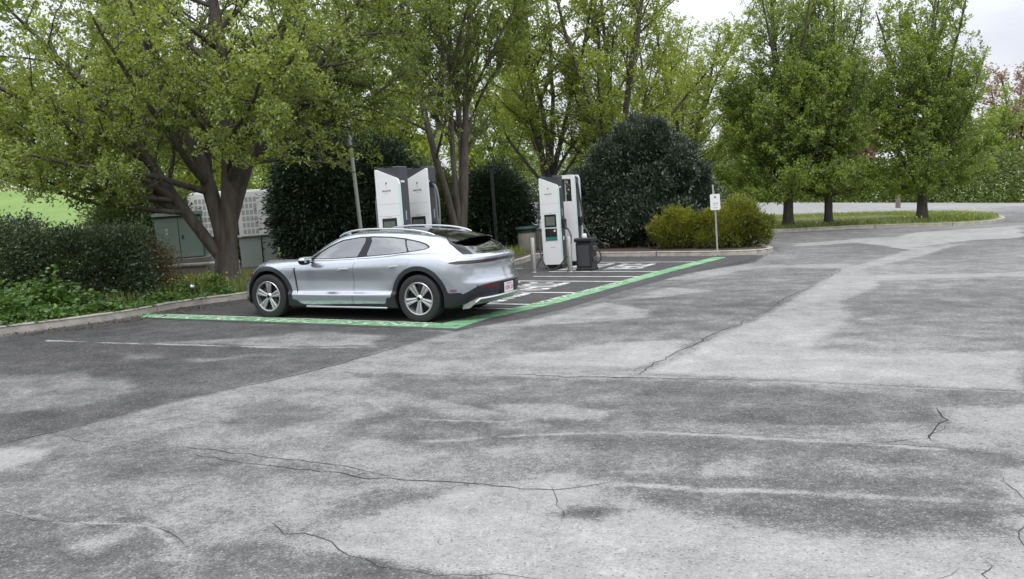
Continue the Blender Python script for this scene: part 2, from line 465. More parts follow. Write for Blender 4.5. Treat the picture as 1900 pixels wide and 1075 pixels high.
def asphalt_mat():
    m = bpy.data.materials.new('worn_asphalt'); m.use_nodes = True
    nt = m.node_tree; N = nt.nodes; Lk = nt.links; b = N['Principled BSDF']
    tc = N.new('ShaderNodeTexCoord'); at = N.new('ShaderNodeAttribute'); at.attribute_name = 'worn'
    def noise(scale, detail=5, rough=.6, vec=None):
        n = N.new('ShaderNodeTexNoise'); n.inputs['Scale'].default_value = scale; n.inputs['Detail'].default_value = detail; n.inputs['Roughness'].default_value = rough
        Lk.new(vec if vec is not None else tc.outputs['Object'], n.inputs['Vector']); return n.outputs['Fac']
    def math_(op, a, c, clamp=False):
        n = N.new('ShaderNodeMath'); n.operation = op; n.use_clamp = clamp
        for i, v in enumerate((a, c)):
            if isinstance(v, (int, float)): n.inputs[i].default_value = v
            else: Lk.new(v, n.inputs[i])
        return n.outputs[0]
    w = at.outputs['Fac']
    n1 = math_('MULTIPLY', math_('SUBTRACT', noise(2.6, 9, .76), .5), .85)
    n2 = math_('MULTIPLY', math_('SUBTRACT', noise(19, 6, .75), .5), .78)
    n3 = math_('MULTIPLY', math_('SUBTRACT', noise(64, 5, .8), .5), 1.35)
    # loss of the bitumen skin happens in specks: stronger where worn is about middling
    fac = math_('ADD', math_('ADD', w, n1), math_('ADD', n2, n3), True)
    cr = N.new('ShaderNodeValToRGB'); e = cr.color_ramp.elements
    e[0].position = 0; e[0].color = (.026, .026, .028, 1)
    e[1].position = 1; e[1].color = (.42, .415, .40, 1)
    for p, c in ((.20, (.062, .061, .061, 1)), (.38, (.112, .111, .110, 1)), (.47, (.148, .147, .145, 1)), (.57, (.236, .234, .229, 1)), (.74, (.284, .281, .274, 1))):
        q = e.new(p); q.color = c
    Lk.new(fac, cr.inputs['Fac'])
    # pale and dark stone chips
    vo = N.new('ShaderNodeTexVoronoi'); vo.inputs['Scale'].default_value = 62
    Lk.new(tc.outputs['Object'], vo.inputs['Vector'])
    sp = N.new('ShaderNodeSeparateColor'); Lk.new(vo.outputs['Color'], sp.inputs['Color'])
    chip = math_('MULTIPLY', math_('GREATER_THAN', sp.outputs[0], .86), math_('LESS_THAN', vo.outputs['Distance'], .42))
    pit = math_('MULTIPLY', math_('GREATER_THAN', sp.outputs[1], .93), math_('LESS_THAN', vo.outputs['Distance'], .45))
    mx = N.new('ShaderNodeMix'); mx.data_type = 'RGBA'; mx.inputs[7].default_value = (.50, .49, .47, 1)
    Lk.new(math_('MULTIPLY', chip, .30), mx.inputs[0]); Lk.new(cr.outputs['Color'], mx.inputs[6])
    mx2 = N.new('ShaderNodeMix'); mx2.data_type = 'RGBA'; mx2.inputs[7].default_value = (.05, .05, .052, 1)
    Lk.new(math_('MULTIPLY', pit, .55), mx2.inputs[0]); Lk.new(mx.outputs[2], mx2.inputs[6])
    Lk.new(mx2.outputs[2], b.inputs['Base Color'])
    b.inputs['Roughness'].default_value = .82; b.inputs['Specular IOR Level'].default_value = .35
    bp = N.new('ShaderNodeBump'); bp.inputs['Strength'].default_value = .55; bp.inputs['Distance'].default_value = .006
    Lk.new(noise(120, 4, .7), bp.inputs['Height']); Lk.new(bp.outputs['Normal'], b.inputs['Normal'])
    return m
M_ASPH = asphalt_mat()
M_CRACK = pmat('crack_filler_dark', (.022, .021, .021), rough=.95)
M_KERB = pmat('weathered_concrete_kerb', (.40, .375, .33), rough=.9, noise=(5, .8, (.22, .205, .175)), bump=(40, .4, .01))
M_SOIL = pmat('brown_mulch', (.045, .032, .022), rough=.95, noise=(14, .9, (.10, .075, .05)), bump=(30, .9, .03))
M_LAWN = pmat('spring_lawn', (.125, .225, .042), rough=.9, noise=(.35, .8, (.205, .29, .075)), bump=(40, .5, .03))
M_VERGE = pmat('verge_turf', (.15, .205, .06), rough=.9, noise=(1.6, .8, (.30, .28, .11)), bump=(40, .6, .04))

# far ground to the horizon
v = []; f = []
n = 96
ring = [0, 20, 36, 40, 44, 48, 52, 56, 60, 66, 75, 90, 120, 300, 900, 2200]
for r in ring[1:]:
    for k in range(n):
        a = 2 * PI * k / n
        x, y = r * math.cos(a), r * math.sin(a)
        v.append((x, y, float(lot_z(x, y)) - .12))
v.append((0, 0, -.12))
for i in range(len(ring) - 2):
    for k in range(n):
        k2 = (k + 1) % n
        f.append((i*n + k, (i+1)*n + k, (i+1)*n + k2, i*n + k2))
mb = MB(); mb.add(v, f + [(len(v) - 1, k, (k + 1) % n) for k in range(n)])
tag(mb.build('ground', M_VERGE, None, True, 60), kind='structure')

# asphalt: a fan of small faces, finer near the place where wear shows
def asphalt():
    ang = np.r_[np.linspace(-78, -36, 22, endpoint=False), np.linspace(-36, 36, 400), np.linspace(36, 78, 23)[1:]]
    ang = np.radians(ang)
    r = np.exp(np.linspace(math.log(2.0), math.log(6.6), 26, endpoint=False))
    r = np.r_[r, np.exp(np.linspace(math.log(6.6), math.log(82), 540))]
    c = np.array((0.0, -3.0))
    T, Rr = np.meshgrid(ang, r)
    X = c[0] + Rr * np.sin(T); Y = c[1] + Rr * np.cos(T)
    P = np.c_[X.ravel(), Y.ravel()]
    keep = P[:, 1] < 66
    Zv = lot_z(P[:, 0], P[:, 1])
    # wear
    big = fnoise(P * (.8, .55), 3, 5, .55)
    rot = P @ np.array([[.8988, .437], [-.4384, .8988]])
    w = .48 + .26 * big + .12 * fnoise(rot * (.35, 1.6), 9, 4, 1.0)
    warp = np.c_[fnoise(P, 21, 4, .9), fnoise(P, 22, 4, .9)] * .38 + np.c_[fnoise(P, 31, 3, 5), fnoise(P, 32, 3, 5)] * .07
    Q = P + warp
    fine = fnoise(P, 5, 4, 3.0)
    stre = fnoise(rot * (.5, 2.6), 13, 4, 1.0)
    for val, soft, poly in PATCHES:
        crisp = soft < 0; soft = abs(soft)
        if soft > .12: soft *= .45
        po = np.array(poly); lo = po.min(0) - 1.5; hi = po.max(0) + 1.5
        s = np.where((Q > lo).all(1) & (Q < hi).all(1))[0]
        if not len(s): continue
        hard = soft <= .12 and val <= .2
        d = poly_sd((P if hard or crisp else Q)[s] + (warp[s] * .08 if hard or crisp else 0), po)
        if crisp: d = d + .06 * fine[s] + .10 * np.maximum(stre[s], 0)
        k = 1 - sm(-soft, soft, d + (0 if hard else .5 * soft * fine[s] + .35 * soft))
        base = val + (.16 if not hard else .07) * fine[s] + .14 * big[s] + .10 * stre[s]
        w[s] = w[s] * (1 - k) + base * k
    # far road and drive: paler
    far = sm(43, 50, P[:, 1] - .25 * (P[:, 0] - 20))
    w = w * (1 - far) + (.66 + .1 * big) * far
    for val, wid, pts in STREAKS:
        po = np.array(pts); lo = po.min(0) - .8; hi = po.max(0) + .8
        s = np.where((P > lo).all(1) & (P < hi).all(1))[0]
        if not len(s): continue
        d = line_d(P[s] + np.c_[fine[s], fine[s]] * .03, pts)
        brk = sm(-.25, .25, fnoise(P[s], 44, 3, 2.2) + .25)
        k = (1 - sm(wid * .45, wid * 1.05, d)) * brk
        w[s] = np.maximum(w[s], w[s] * (1 - k) + val * k)
    nr, na = X.shape
    idx = np.arange(nr * na).reshape(nr, na)
    q = np.c_[idx[:-1, :-1].ravel(), idx[:-1, 1:].ravel(), idx[1:, 1:].ravel(), idx[1:, :-1].ravel()]
    q = q[keep[q].all(1)]
    q = q[:, ::-1]
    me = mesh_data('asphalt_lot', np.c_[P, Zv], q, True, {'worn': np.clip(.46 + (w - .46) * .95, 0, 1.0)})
    o = obj('asphalt_lot', me, M_ASPH)
    return tag(o, kind='structure')
LOT = asphalt()
me_up = LOT.data

# cracks: thin ragged ribbons
rng = np.random.default_rng(11)
def crack(wid, pts):
    pts = np.array(pts, float)
    out = [pts[0]]
    for a, b in zip(pts[:-1], pts[1:]):
        L = np.linalg.norm(b - a); n = max(2, int(L / .09))
        for i in range(1, n + 1):
            out.append(a + (b - a) * i / n)
    p = np.array(out); n = len(p)
    t = np.gradient(p, axis=0); t /= np.linalg.norm(t, axis=1)[:, None] + 1e-9
    nn = np.c_[-t[:, 1], t[:, 0]]
    wob = np.cumsum(rng.normal(0, .018, n)); wob -= np.linspace(wob[0], wob[-1], n); wob = wob * .8 + rng.normal(0, .010, n)
    p = p + nn * wob[:, None]
    ww = wid * np.clip(.55 + .5 * rng.random(n) + .35 * np.sin(np.arange(n) * .13 + rng.random() * 6), .12, 1.5) * .5
    ww[0] = ww[-1] = .001
    V = np.r_[np.c_[p + nn * ww[:, None], np.full(n, .003)], np.c_[p - nn * ww[:, None], np.full(n, .003)]]
    i = np.arange(n - 1)
    return V, np.c_[i, i + n, i + n + 1, i + 1]
for wid, pts in CRACKS:
    V, F = crack(wid * .62, pts)
    obj('crack', mesh_data('crack', V, F), M_CRACK, LOT)

# fresh dark paving of the charging bays
K_LEFT = [(-12.4, 9.6), (-10.2, 11.6), (-8.6, 12.95), (-7.75, 13.75), (-7.24, 14.3), (-6.8, 14.9), (-6.55, 15.5), (-6.33, 16.1), (-5.85, 16.75), (-5.42, 17.2), (-4.6, 18.6), (-3.5, 20.8), (-2.6, 22.4), (-1.9, 22.75), (-.7, 22.55), (-.05, 22.75), (.35, 23.6), (.85, 25.3), (1.5, 25.35), (2.66, 24.75), (3.6, 24.25), (4.55, 23.8), (5.3, 23.42), (5.9, 23.22), (6.5, 23.18), (7.05, 23.42), (7.38, 23.95), (7.40, 24.7), (7.0, 25.7)]
M_DARK = pmat('fresh_dark_asphalt', (.040, .039, .041), rough=.8, noise=(3.5, .8, (.085, .082, .083)), bump=(110, .45, .005))
def at_(o, a, b): return o + A_ * a + B_ * b
C0 = np.array((-.8, 12.0))                                       # outer corner of the green border
BP = np.array((.524, .851))                                      # the long green band runs a little off square
OUT = [(-.80, 12.0), (-.43, 12.79), (.76, 14.42), (2.50, 17.35), (3.50, 19.05), (5.72, 22.62)]
INN = [(-1.02, 12.48), (-.78, 12.98)] + [(x - .31, y + .19) for x, y in OUT[2:]]
dk = [(-.84, 11.85), (.15, 12.75), (1.0, 13.95), (2.0, 15.75), (3.75, 18.55), (5.8, 21.3), (6.5, 22.5), (6.6, 23.1), (5.9, 23.24), (5.3, 23.44), (4.55, 23.82), (2.66, 24.77), (1.5, 25.37), (.85, 25.3), (-.05, 22.77), (-1.9, 22.8), (-3.5, 20.9), (-5.42, 17.3), (-6.33, 16.2), (-6.55, 15.6), at_(C0, 6.5, -.02)]
import bmesh
from mathutils.geometry import tessellate_polygon
def sheet(name, poly, z, mat, parent=None, kind=None):
    P = [Vector((float(p[0]), float(p[1]), z)) for p in poly]
    tris = []
    for t in tessellate_polygon([P]):
        a, b, c = (P[i] for i in t)
        tris.append(t if (b - a).cross(c - a).z > 0 else t[::-1])
    o = obj(name, mesh_data(name, [p[:] for p in P], np.array(tris)), mat, parent)
    return tag(o, kind=kind) if kind else o
BAY = sheet('parking_pavement', dk, .004, M_DARK, kind='structure')
for p in BAY.data.polygons: pass

# painted markings ------------------------------------------------
def paint_mat(name, col, wear, under, scale=9, streak=None):
    m = bpy.data.materials.new(name); m.use_nodes = True
    nt = m.node_tree; N = nt.nodes; Lk = nt.links; b = N['Principled BSDF']; b.inputs['Roughness'].default_value = .7
    tc = N.new('ShaderNodeTexCoord')
    n = N.new('ShaderNodeTexNoise'); n.inputs['Scale'].default_value = scale; n.inputs['Detail'].default_value = 9; n.inputs['Roughness'].default_value = .75
    Lk.new(tc.outputs['Object'], n.inputs['Vector'])
    r = N.new('ShaderNodeValToRGB'); r.color_ramp.elements[0].position = wear - .035; r.color_ramp.elements[1].position = wear + .035
    Lk.new(n.outputs['Fac'], r.inputs['Fac'])
    n2 = N.new('ShaderNodeTexNoise'); n2.inputs['Scale'].default_value = 1.3; n2.inputs['Detail'].default_value = 4
    mp = N.new('ShaderNodeMapping'); mp.inputs['Rotation'].default_value = (0, 0, -1.118); mp.inputs['Scale'].default_value = (.7, 3.2, 1)
    Lk.new(tc.outputs['Object'], mp.inputs['Vector']); Lk.new(mp.outputs['Vector'], n2.inputs['Vector'])
    r2 = N.new('ShaderNodeValToRGB'); r2.color_ramp.elements[0].position = .42; r2.color_ramp.elements[1].position = .66
    r2.color_ramp.elements[0].color = (*col, 1); r2.color_ramp.elements[1].color = (*(streak or col), 1)
    Lk.new(n2.outputs['Fac'], r2.inputs['Fac'])
    mx = N.new('ShaderNodeMix'); mx.data_type = 'RGBA'; mx.inputs[6].default_value = (*under, 1)
    Lk.new(r.outputs['Color'], mx.inputs[0]); Lk.new(r2.outputs['Color'], mx.inputs[7]); Lk.new(mx.outputs[2], b.inputs['Base Color'])
    return m
M_GREEN = paint_mat('green_road_paint', (.105, .31, .135), .43, (.075, .11, .085), 9, (.30, .52, .31))
M_WHITE = paint_mat('white_road_paint', (.72, .72, .70), .39, (.10, .10, .10), 11, (.45, .45, .44))
M_PALE = paint_mat('pale_green_letter_paint', (.55, .68, .52), .455, (.10, .25, .13), 12, (.42, .56, .41))
def quad(name, pts, z, mat, parent=None): return sheet(name, pts, z, mat, parent)
g = sheet('green_border', OUT + INN[::-1][:-1] + [at_(C0, .48, .42), at_(C0, 6.70, .50), at_(C0, 6.45, .08)], .008, M_GREEN, kind='structure')
quad('white_edge_line', [at_(C0, .62, .36), at_(C0, 6.2, .42), at_(C0, 6.2, .49), at_(C0, .56, .42)], .012, M_PALE, g)
quad('white_scuff', [(.40, 14.45), (1.05, 15.35), (.92, 15.28), (.34, 14.50)], .012, M_PALE, g)
def ground_text(body, o, a, b, up, right, h, wid, mat, parent, z):
    me = text_mesh('lettering', body, 1.0, bold=.022)
    co = np.array([v.co[:] for v in me.vertices])
    w = co[:, 0].max() - co[:, 0].min(); hh = co[:, 1].max() - co[:, 1].min()
    x0 = (co[:, 0].max() + co[:, 0].min()) / 2; y0 = (co[:, 1].max() + co[:, 1].min()) / 2
    c = o + A_ * a + B_ * b
    sx = wid / w; sy = h / hh
    for v in me.vertices:
        p = c + np.array(right) * (v.co.x - x0) * sx + np.array(up) * (v.co.y - y0) * sy
        v.co = (p[0], p[1], z)
    return obj('lettering', me, mat, parent)
ground_text('ELECTRIC VEHICLES ONLY', C0, 3.3, .205, B_, -A_, .27, 5.7, M_PALE, g, .012)
PB = np.array((-.851, .524))
ground_text('ELECTRIC VEHICLES ONLY', np.array((1.60, 16.32)), 0, 0, PB, BP, .22, 4.6, M_PALE, g, .012)
rows_b = [.55, 1.85, 4.12, 6.25, 7.35, 8.55, 10.2, 11.5]
BAYL = None
for b, a0, a1 in ((2.05, .50, 4.6), (2.62, .42, 1.3), (4.30, .25, 4.9), (6.30, .02, 2.3), (6.32, 3.4, 5.4), (7.30, -.10, 2.1), (7.4, 3.6, 5.6), (8.45, -.25, 2.2), (8.5, 3.3, 5.4), (9.3, 3.3, 5.2), (11.0, -.5, 3.4)):
    if a0 < 3: a0 = .12 - (b - 2) * .095
    l = sheet('bay_line', [at_(C0, a0, b - .05), at_(C0, a1, b - .05), at_(C0, a1, b + .05), at_(C0, a0, b + .05)], .0085, M_WHITE, kind='structure')
for b, a in ((3.40, -.20), (5.28, -.25), (9.75, -.85)):
    t = ground_text('ELECTRIC', C0, 2.55 + a, b, A_, B_, .92, 1.75, M_WHITE, None, .0085); t.name = 'bay_lettering'; tag(t, kind='structure')
    t = ground_text('VEHICLE', C0, 1.35 + a * .9, b, A_, B_, .92, 1.5, M_WHITE, None, .0085); t.name = 'bay_lettering'; tag(t, kind='structure')

# kerbs -----------------------------------------------------------
def kerb(name, path, w=.16, h=.135, mat=M_KERB, z=None):
    """concrete kerb: base line on the road side is the given path; bed is on its left-hand side.  Cast in lengths with open joints"""
    p = np.array(path, float)
    q = [p[0]]
    for i in range(len(p) - 1):
        p0 = p[max(i - 1, 0)]; p1 = p[i]; p2 = p[i + 1]; p3 = p[min(i + 2, len(p) - 1)]
        for t in np.linspace(0, 1, 7)[1:]:
            q.append(.5 * ((2*p1) + (-p0 + p2)*t + (2*p0 - 5*p1 + 4*p2 - p3)*t*t + (-p0 + 3*p1 - 3*p2 + p3)*t**3))
    q = np.array(q); L = np.r_[0, np.cumsum(np.linalg.norm(np.diff(q, axis=0), axis=1))]
    n = int(L[-1] / 3.0) + 1
    root = None
    out = []
    for s in range(n):
        a, b = L[-1] * s / n + .012, L[-1] * (s + 1) / n - .012
        u = np.linspace(a, b, 14)
        c = np.c_[np.interp(u, L, q[:, 0]), np.interp(u, L, q[:, 1])]
        t = np.gradient(c, axis=0); t /= np.linalg.norm(t, axis=1)[:, None]
        nn = np.c_[-t[:, 1], t[:, 0]]
        zb = lot_z(c[:, 0], c[:, 1])
        prof = [(0, -.05), (.012, h - .03), (.022, h - .010), (.045, h), (w - .02, h), (w, h - .02), (w, -.05)]
        V = []
        for i in range(len(c)):
            jit = rng.normal(0, .0025)
            for o, zz in prof:
                V.append((*(c[i] + nn[i] * o), zz + zb[i] + (jit if zz > 0 else 0)))
        m = len(prof); F = []
        for i in range(len(c) - 1):
            for k in range(m - 1):
                F.append((i*m + k, (i+1)*m + k, (i+1)*m + k + 1, i*m + k + 1))
        F.append(tuple(range(m))); F.append(tuple((len(c)-1)*m + k for k in range(m))[::-1])
        mb = MB(); mb.add(V, F)
        if root is None:
            root = mb.build(name, mat, None, True, 40); tag(root, kind='structure')
        else:
            mb.build('kerb_stone', mat, root, True, 40)
    return q, root
KQ, _ = kerb('kerb', K_LEFT)
# bed behind the kerb
bed = [tuple(p) for p in KQ[::3]] + [(5.5, 27.3), (3.4, 28.9), (.5, 30.3), (-3, 31.5), (-12, 30), (-24, 26), (-26, 14), (-15, 9)]
bed_in = sheet('planting_bed', bed, .115, M_SOIL, kind='structure')

# grass verge island on the right, with its own kerb
ISL = [(9.2, 34.6), (10.1, 33.9), (11.2, 33.75), (12.4, 34.0), (13.6, 34.15), (15.25, 33.95), (16.6, 33.5), (17.8, 33.35), (19.2, 34.0), (20.6, 35.6), (21.6, 37.6), (22.0, 40.0), (21.4, 42.2), (19.5, 43.4), (16, 43.9), (12, 44.1), (9, 43.6), (7.6, 40), (8.2, 36.2), (9.2, 34.6)]
IQ, _ = kerb('kerb', ISL, .18, .13)
def mound(name, path, h0, h1, mat):
    p = np.array(path); c = p.mean(0); V = []; F = []; n = len(p)
    fr = [1, .93, .8, .6, .35, .1]
    for k in fr:
        q = c + (p - c) * k
        for (x, y) in q:
            V.append((x, y, float(lot_z(x, y)) + h0 + (h1 - h0) * (1 - k ** 2) + .03 * math.sin(x * 3.1) * math.sin(y * 2.3) * (1 - k)))
    for i in range(len(fr) - 1):
        for k in range(n - 1):
            F.append((i*n + k, i*n + k + 1, (i+1)*n + k + 1, (i+1)*n + k))
    F.append(tuple((len(fr)-1)*n + k for k in range(n - 1)))
    mb = MB(); mb.add(V, F)
    return tag(mb.build(name, mat, None, True, 60), kind='structure')
ISLq = IQ[::2]
mound('grass_verge', ISLq, .10, .30, M_VERGE)
def isl_z(x, y):
    c = np.array(ISLq).mean(0)
    return float(lot_z(x, y)) + .22

# lawn rising behind the hedge on the left
def lawn_z(x, y):
    x = np.asarray(x, float); y = np.asarray(y, float)
    side = sm(4.0, 15, -x - .10 * (y - 24))
    return .06 + (3.9 * sm(17, 72, y) + .25 * fnoise(np.c_[np.ravel(x), np.ravel(y)], 4, 3, .09).reshape(x.shape)) * side - .3 * (1 - side)
xs = np.linspace(-95, 2, 90); ys = np.linspace(10, 110, 80)
Xl, Yl = np.meshgrid(xs, ys); Zl = lawn_z(Xl, Yl)
Zl = np.where(Yl < 17, np.minimum(Zl, .05), Zl)
ii = np.arange(Xl.size).reshape(Xl.shape)
tag(obj('lawn', mesh_data('lawn', np.c_[Xl.ravel(), Yl.ravel(), Zl.ravel()], np.c_[ii[:-1, :-1].ravel(), ii[:-1, 1:].ravel(), ii[1:, 1:].ravel(), ii[1:, :-1].ravel()], True), M_LAWN), kind='structure')
# ------------------------------------------------------------------ vegetation
def leaf_mat(name, cols, transl=.35, gloss=.05, rough=.45):
    m = bpy.data.materials.new(name); m.use_nodes = True
    nt = m.node_tree; N = nt.nodes; Lk = nt.links; N.clear()
    out = N.new('ShaderNodeOutputMaterial'); at = N.new('ShaderNodeAttribute'); at.attribute_name = 'tint'
    cr = N.new('ShaderNodeValToRGB'); e = cr.color_ramp.elements
    e[0].position = 0; e[0].color = (*cols[0], 1); e[1].position = 1; e[1].color = (*cols[-1], 1)
    for i, c in enumerate(cols[1:-1]):
        q = e.new((i + 1) / (len(cols) - 1)); q.color = (*c, 1)
    Lk.new(at.outputs['Fac'], cr.inputs['Fac'])
    d = N.new('ShaderNodeBsdfDiffuse'); t = N.new('ShaderNodeBsdfTranslucent'); g = N.new('ShaderNodeBsdfGlossy'); g.inputs['Roughness'].default_value = rough
    g.inputs['Color'].default_value = (.9, .95, 1, 1)
    hs = N.new('ShaderNodeHueSaturation'); hs.inputs['Hue'].default_value = .485; hs.inputs['Saturation'].default_value = 1.1; hs.inputs['Value'].default_value = 1.35
    Lk.new(cr.outputs['Color'], d.inputs['Color']); Lk.new(cr.outputs['Color'], hs.inputs['Color']); Lk.new(hs.outputs['Color'], t.inputs['Color'])
    m1 = N.new('ShaderNodeMixShader'); m1.inputs[0].default_value = transl
    m2 = N.new('ShaderNodeMixShader'); m2.inputs[0].default_value = gloss
    Lk.new(d.outputs[0], m1.inputs[1]); Lk.new(t.outputs[0], m1.inputs[2]); Lk.new(m1.outputs[0], m2.inputs[1]); Lk.new(g.outputs[0], m2.inputs[2])
    Lk.new(m2.outputs[0], out.inputs['Surface'])
    return m

def unit(a): return a / (np.linalg.norm(a, axis=-1, keepdims=True) + 1e-9)

def paths(P0, D0, L, n, up, wander, rng):
    B = len(P0); P = np.zeros((B, n, 3)); P[:, 0] = P0; d = unit(np.array(D0, float)); step = np.asarray(L, float)[:, None] / (n - 1)
    for i in range(1, n):
        d = unit(d + np.array([0, 0, 1.0]) * up / (n - 1) + rng.normal(0, wander, (B, 3)))
        P[:, i] = P[:, i-1] + d * step
    return P

def sprout(P, R, L, per, t0, t1, ang, rng, ratio, n, up, wander, taper=.5, rratio=.55, rmin=.004, updir=0.0):
    """children of a batch of branches; returns P, R, L"""
    B, m, _ = P.shape
    idx = np.repeat(np.arange(B), per)
    t = t0 + (t1 - t0) * ((np.tile(np.arange(per), B) + rng.random(B * per)) / per)
    s = t * (m - 1); k = np.minimum(s.astype(int), m - 2); fr = s - k
    pos = P[idx, k] * (1 - fr[:, None]) + P[idx, k+1] * fr[:, None]
    tan = unit(P[idx, k+1] - P[idx, k])
    rad = R[idx, k] * (1 - fr) + R[idx, k+1] * fr
    az = np.tile(np.arange(per), B) * 2.399 + np.repeat(rng.random(B) * 6.28, per) + rng.normal(0, .4, B * per)
    ref = np.where(np.abs(tan[:, 2:3]) < .95, np.array([[0, 0, 1.0]]), np.array([[1.0, 0, 0]]))
    u = unit(np.cross(tan, ref)); v = np.cross(tan, u)
    perp = u * np.cos(az)[:, None] + v * np.sin(az)[:, None]
    a = np.radians(rng.uniform(ang[0], ang[1], B * per))[:, None]
    d = tan * np.cos(a) + perp * np.sin(a); d[:, 2] += updir
    ln = L[idx] * ratio * (1 - taper * t) * rng.uniform(.65, 1.25, B * per)
    Q = paths(pos, d, ln, n, up, wander, rng)
    r0 = np.maximum(rad * rratio, rmin)
    Rr = r0[:, None] * np.linspace(1, .3, n)[None, :]
    return Q, Rr, ln

def tubes(P, R, sides):
    B, n, _ = P.shape
    t = np.gradient(P, axis=1); t = unit(t)
    ref = np.where(np.abs(t[..., 2:3]) < .9, np.array([0, 0, 1.0]), np.array([1.0, 0, 0]))
    u = unit(np.cross(t, ref)); v = np.cross(t, u)
    th = np.arange(sides) * 2 * PI / sides
    ring = u[:, :, None] * np.cos(th)[None, None, :, None] + v[:, :, None] * np.sin(th)[None, None, :, None]
    V = (P[:, :, None] + ring * R[:, :, None, None]).reshape(-1, 3)
    b = np.arange(B)[:, None, None] * n * sides; i = np.arange(n - 1)[None, :, None] * sides; k = np.arange(sides)[None, None, :]
    k2 = (k + 1) % sides
    F = np.stack([b + i + k, b + i + sides + k, b + i + sides + k2, b + i + k2], -1).reshape(-1, 4)
    return V, F

def leaves_mesh(P, D, L, W, rng, fold=.18, face=0.0):
    """P (n,3) base, D (n,3) direction"""
    n = len(P); D = unit(D)
    s = unit(np.cross(D, rng.normal(0, 1, (n, 3)) + np.array([0, 0, 2.2 * face]))); nn = np.cross(D, s)
    L = L * rng.uniform(.65, 1.25, n)[:, None]; W = W * rng.uniform(.7, 1.25, n)[:, None]
    V = np.stack([P, P + D * L * .45 + s * W * .5 + nn * W * fold, P + D * L, P + D * L * .45 - s * W * .5 + nn * W * fold], 1).reshape(-1, 3)
    i = np.arange(n)[:, None] * 4
    F = np.concatenate([i + np.array([[0, 1, 2]]), i + np.array([[0, 2, 3]])], 0)
    return V, F

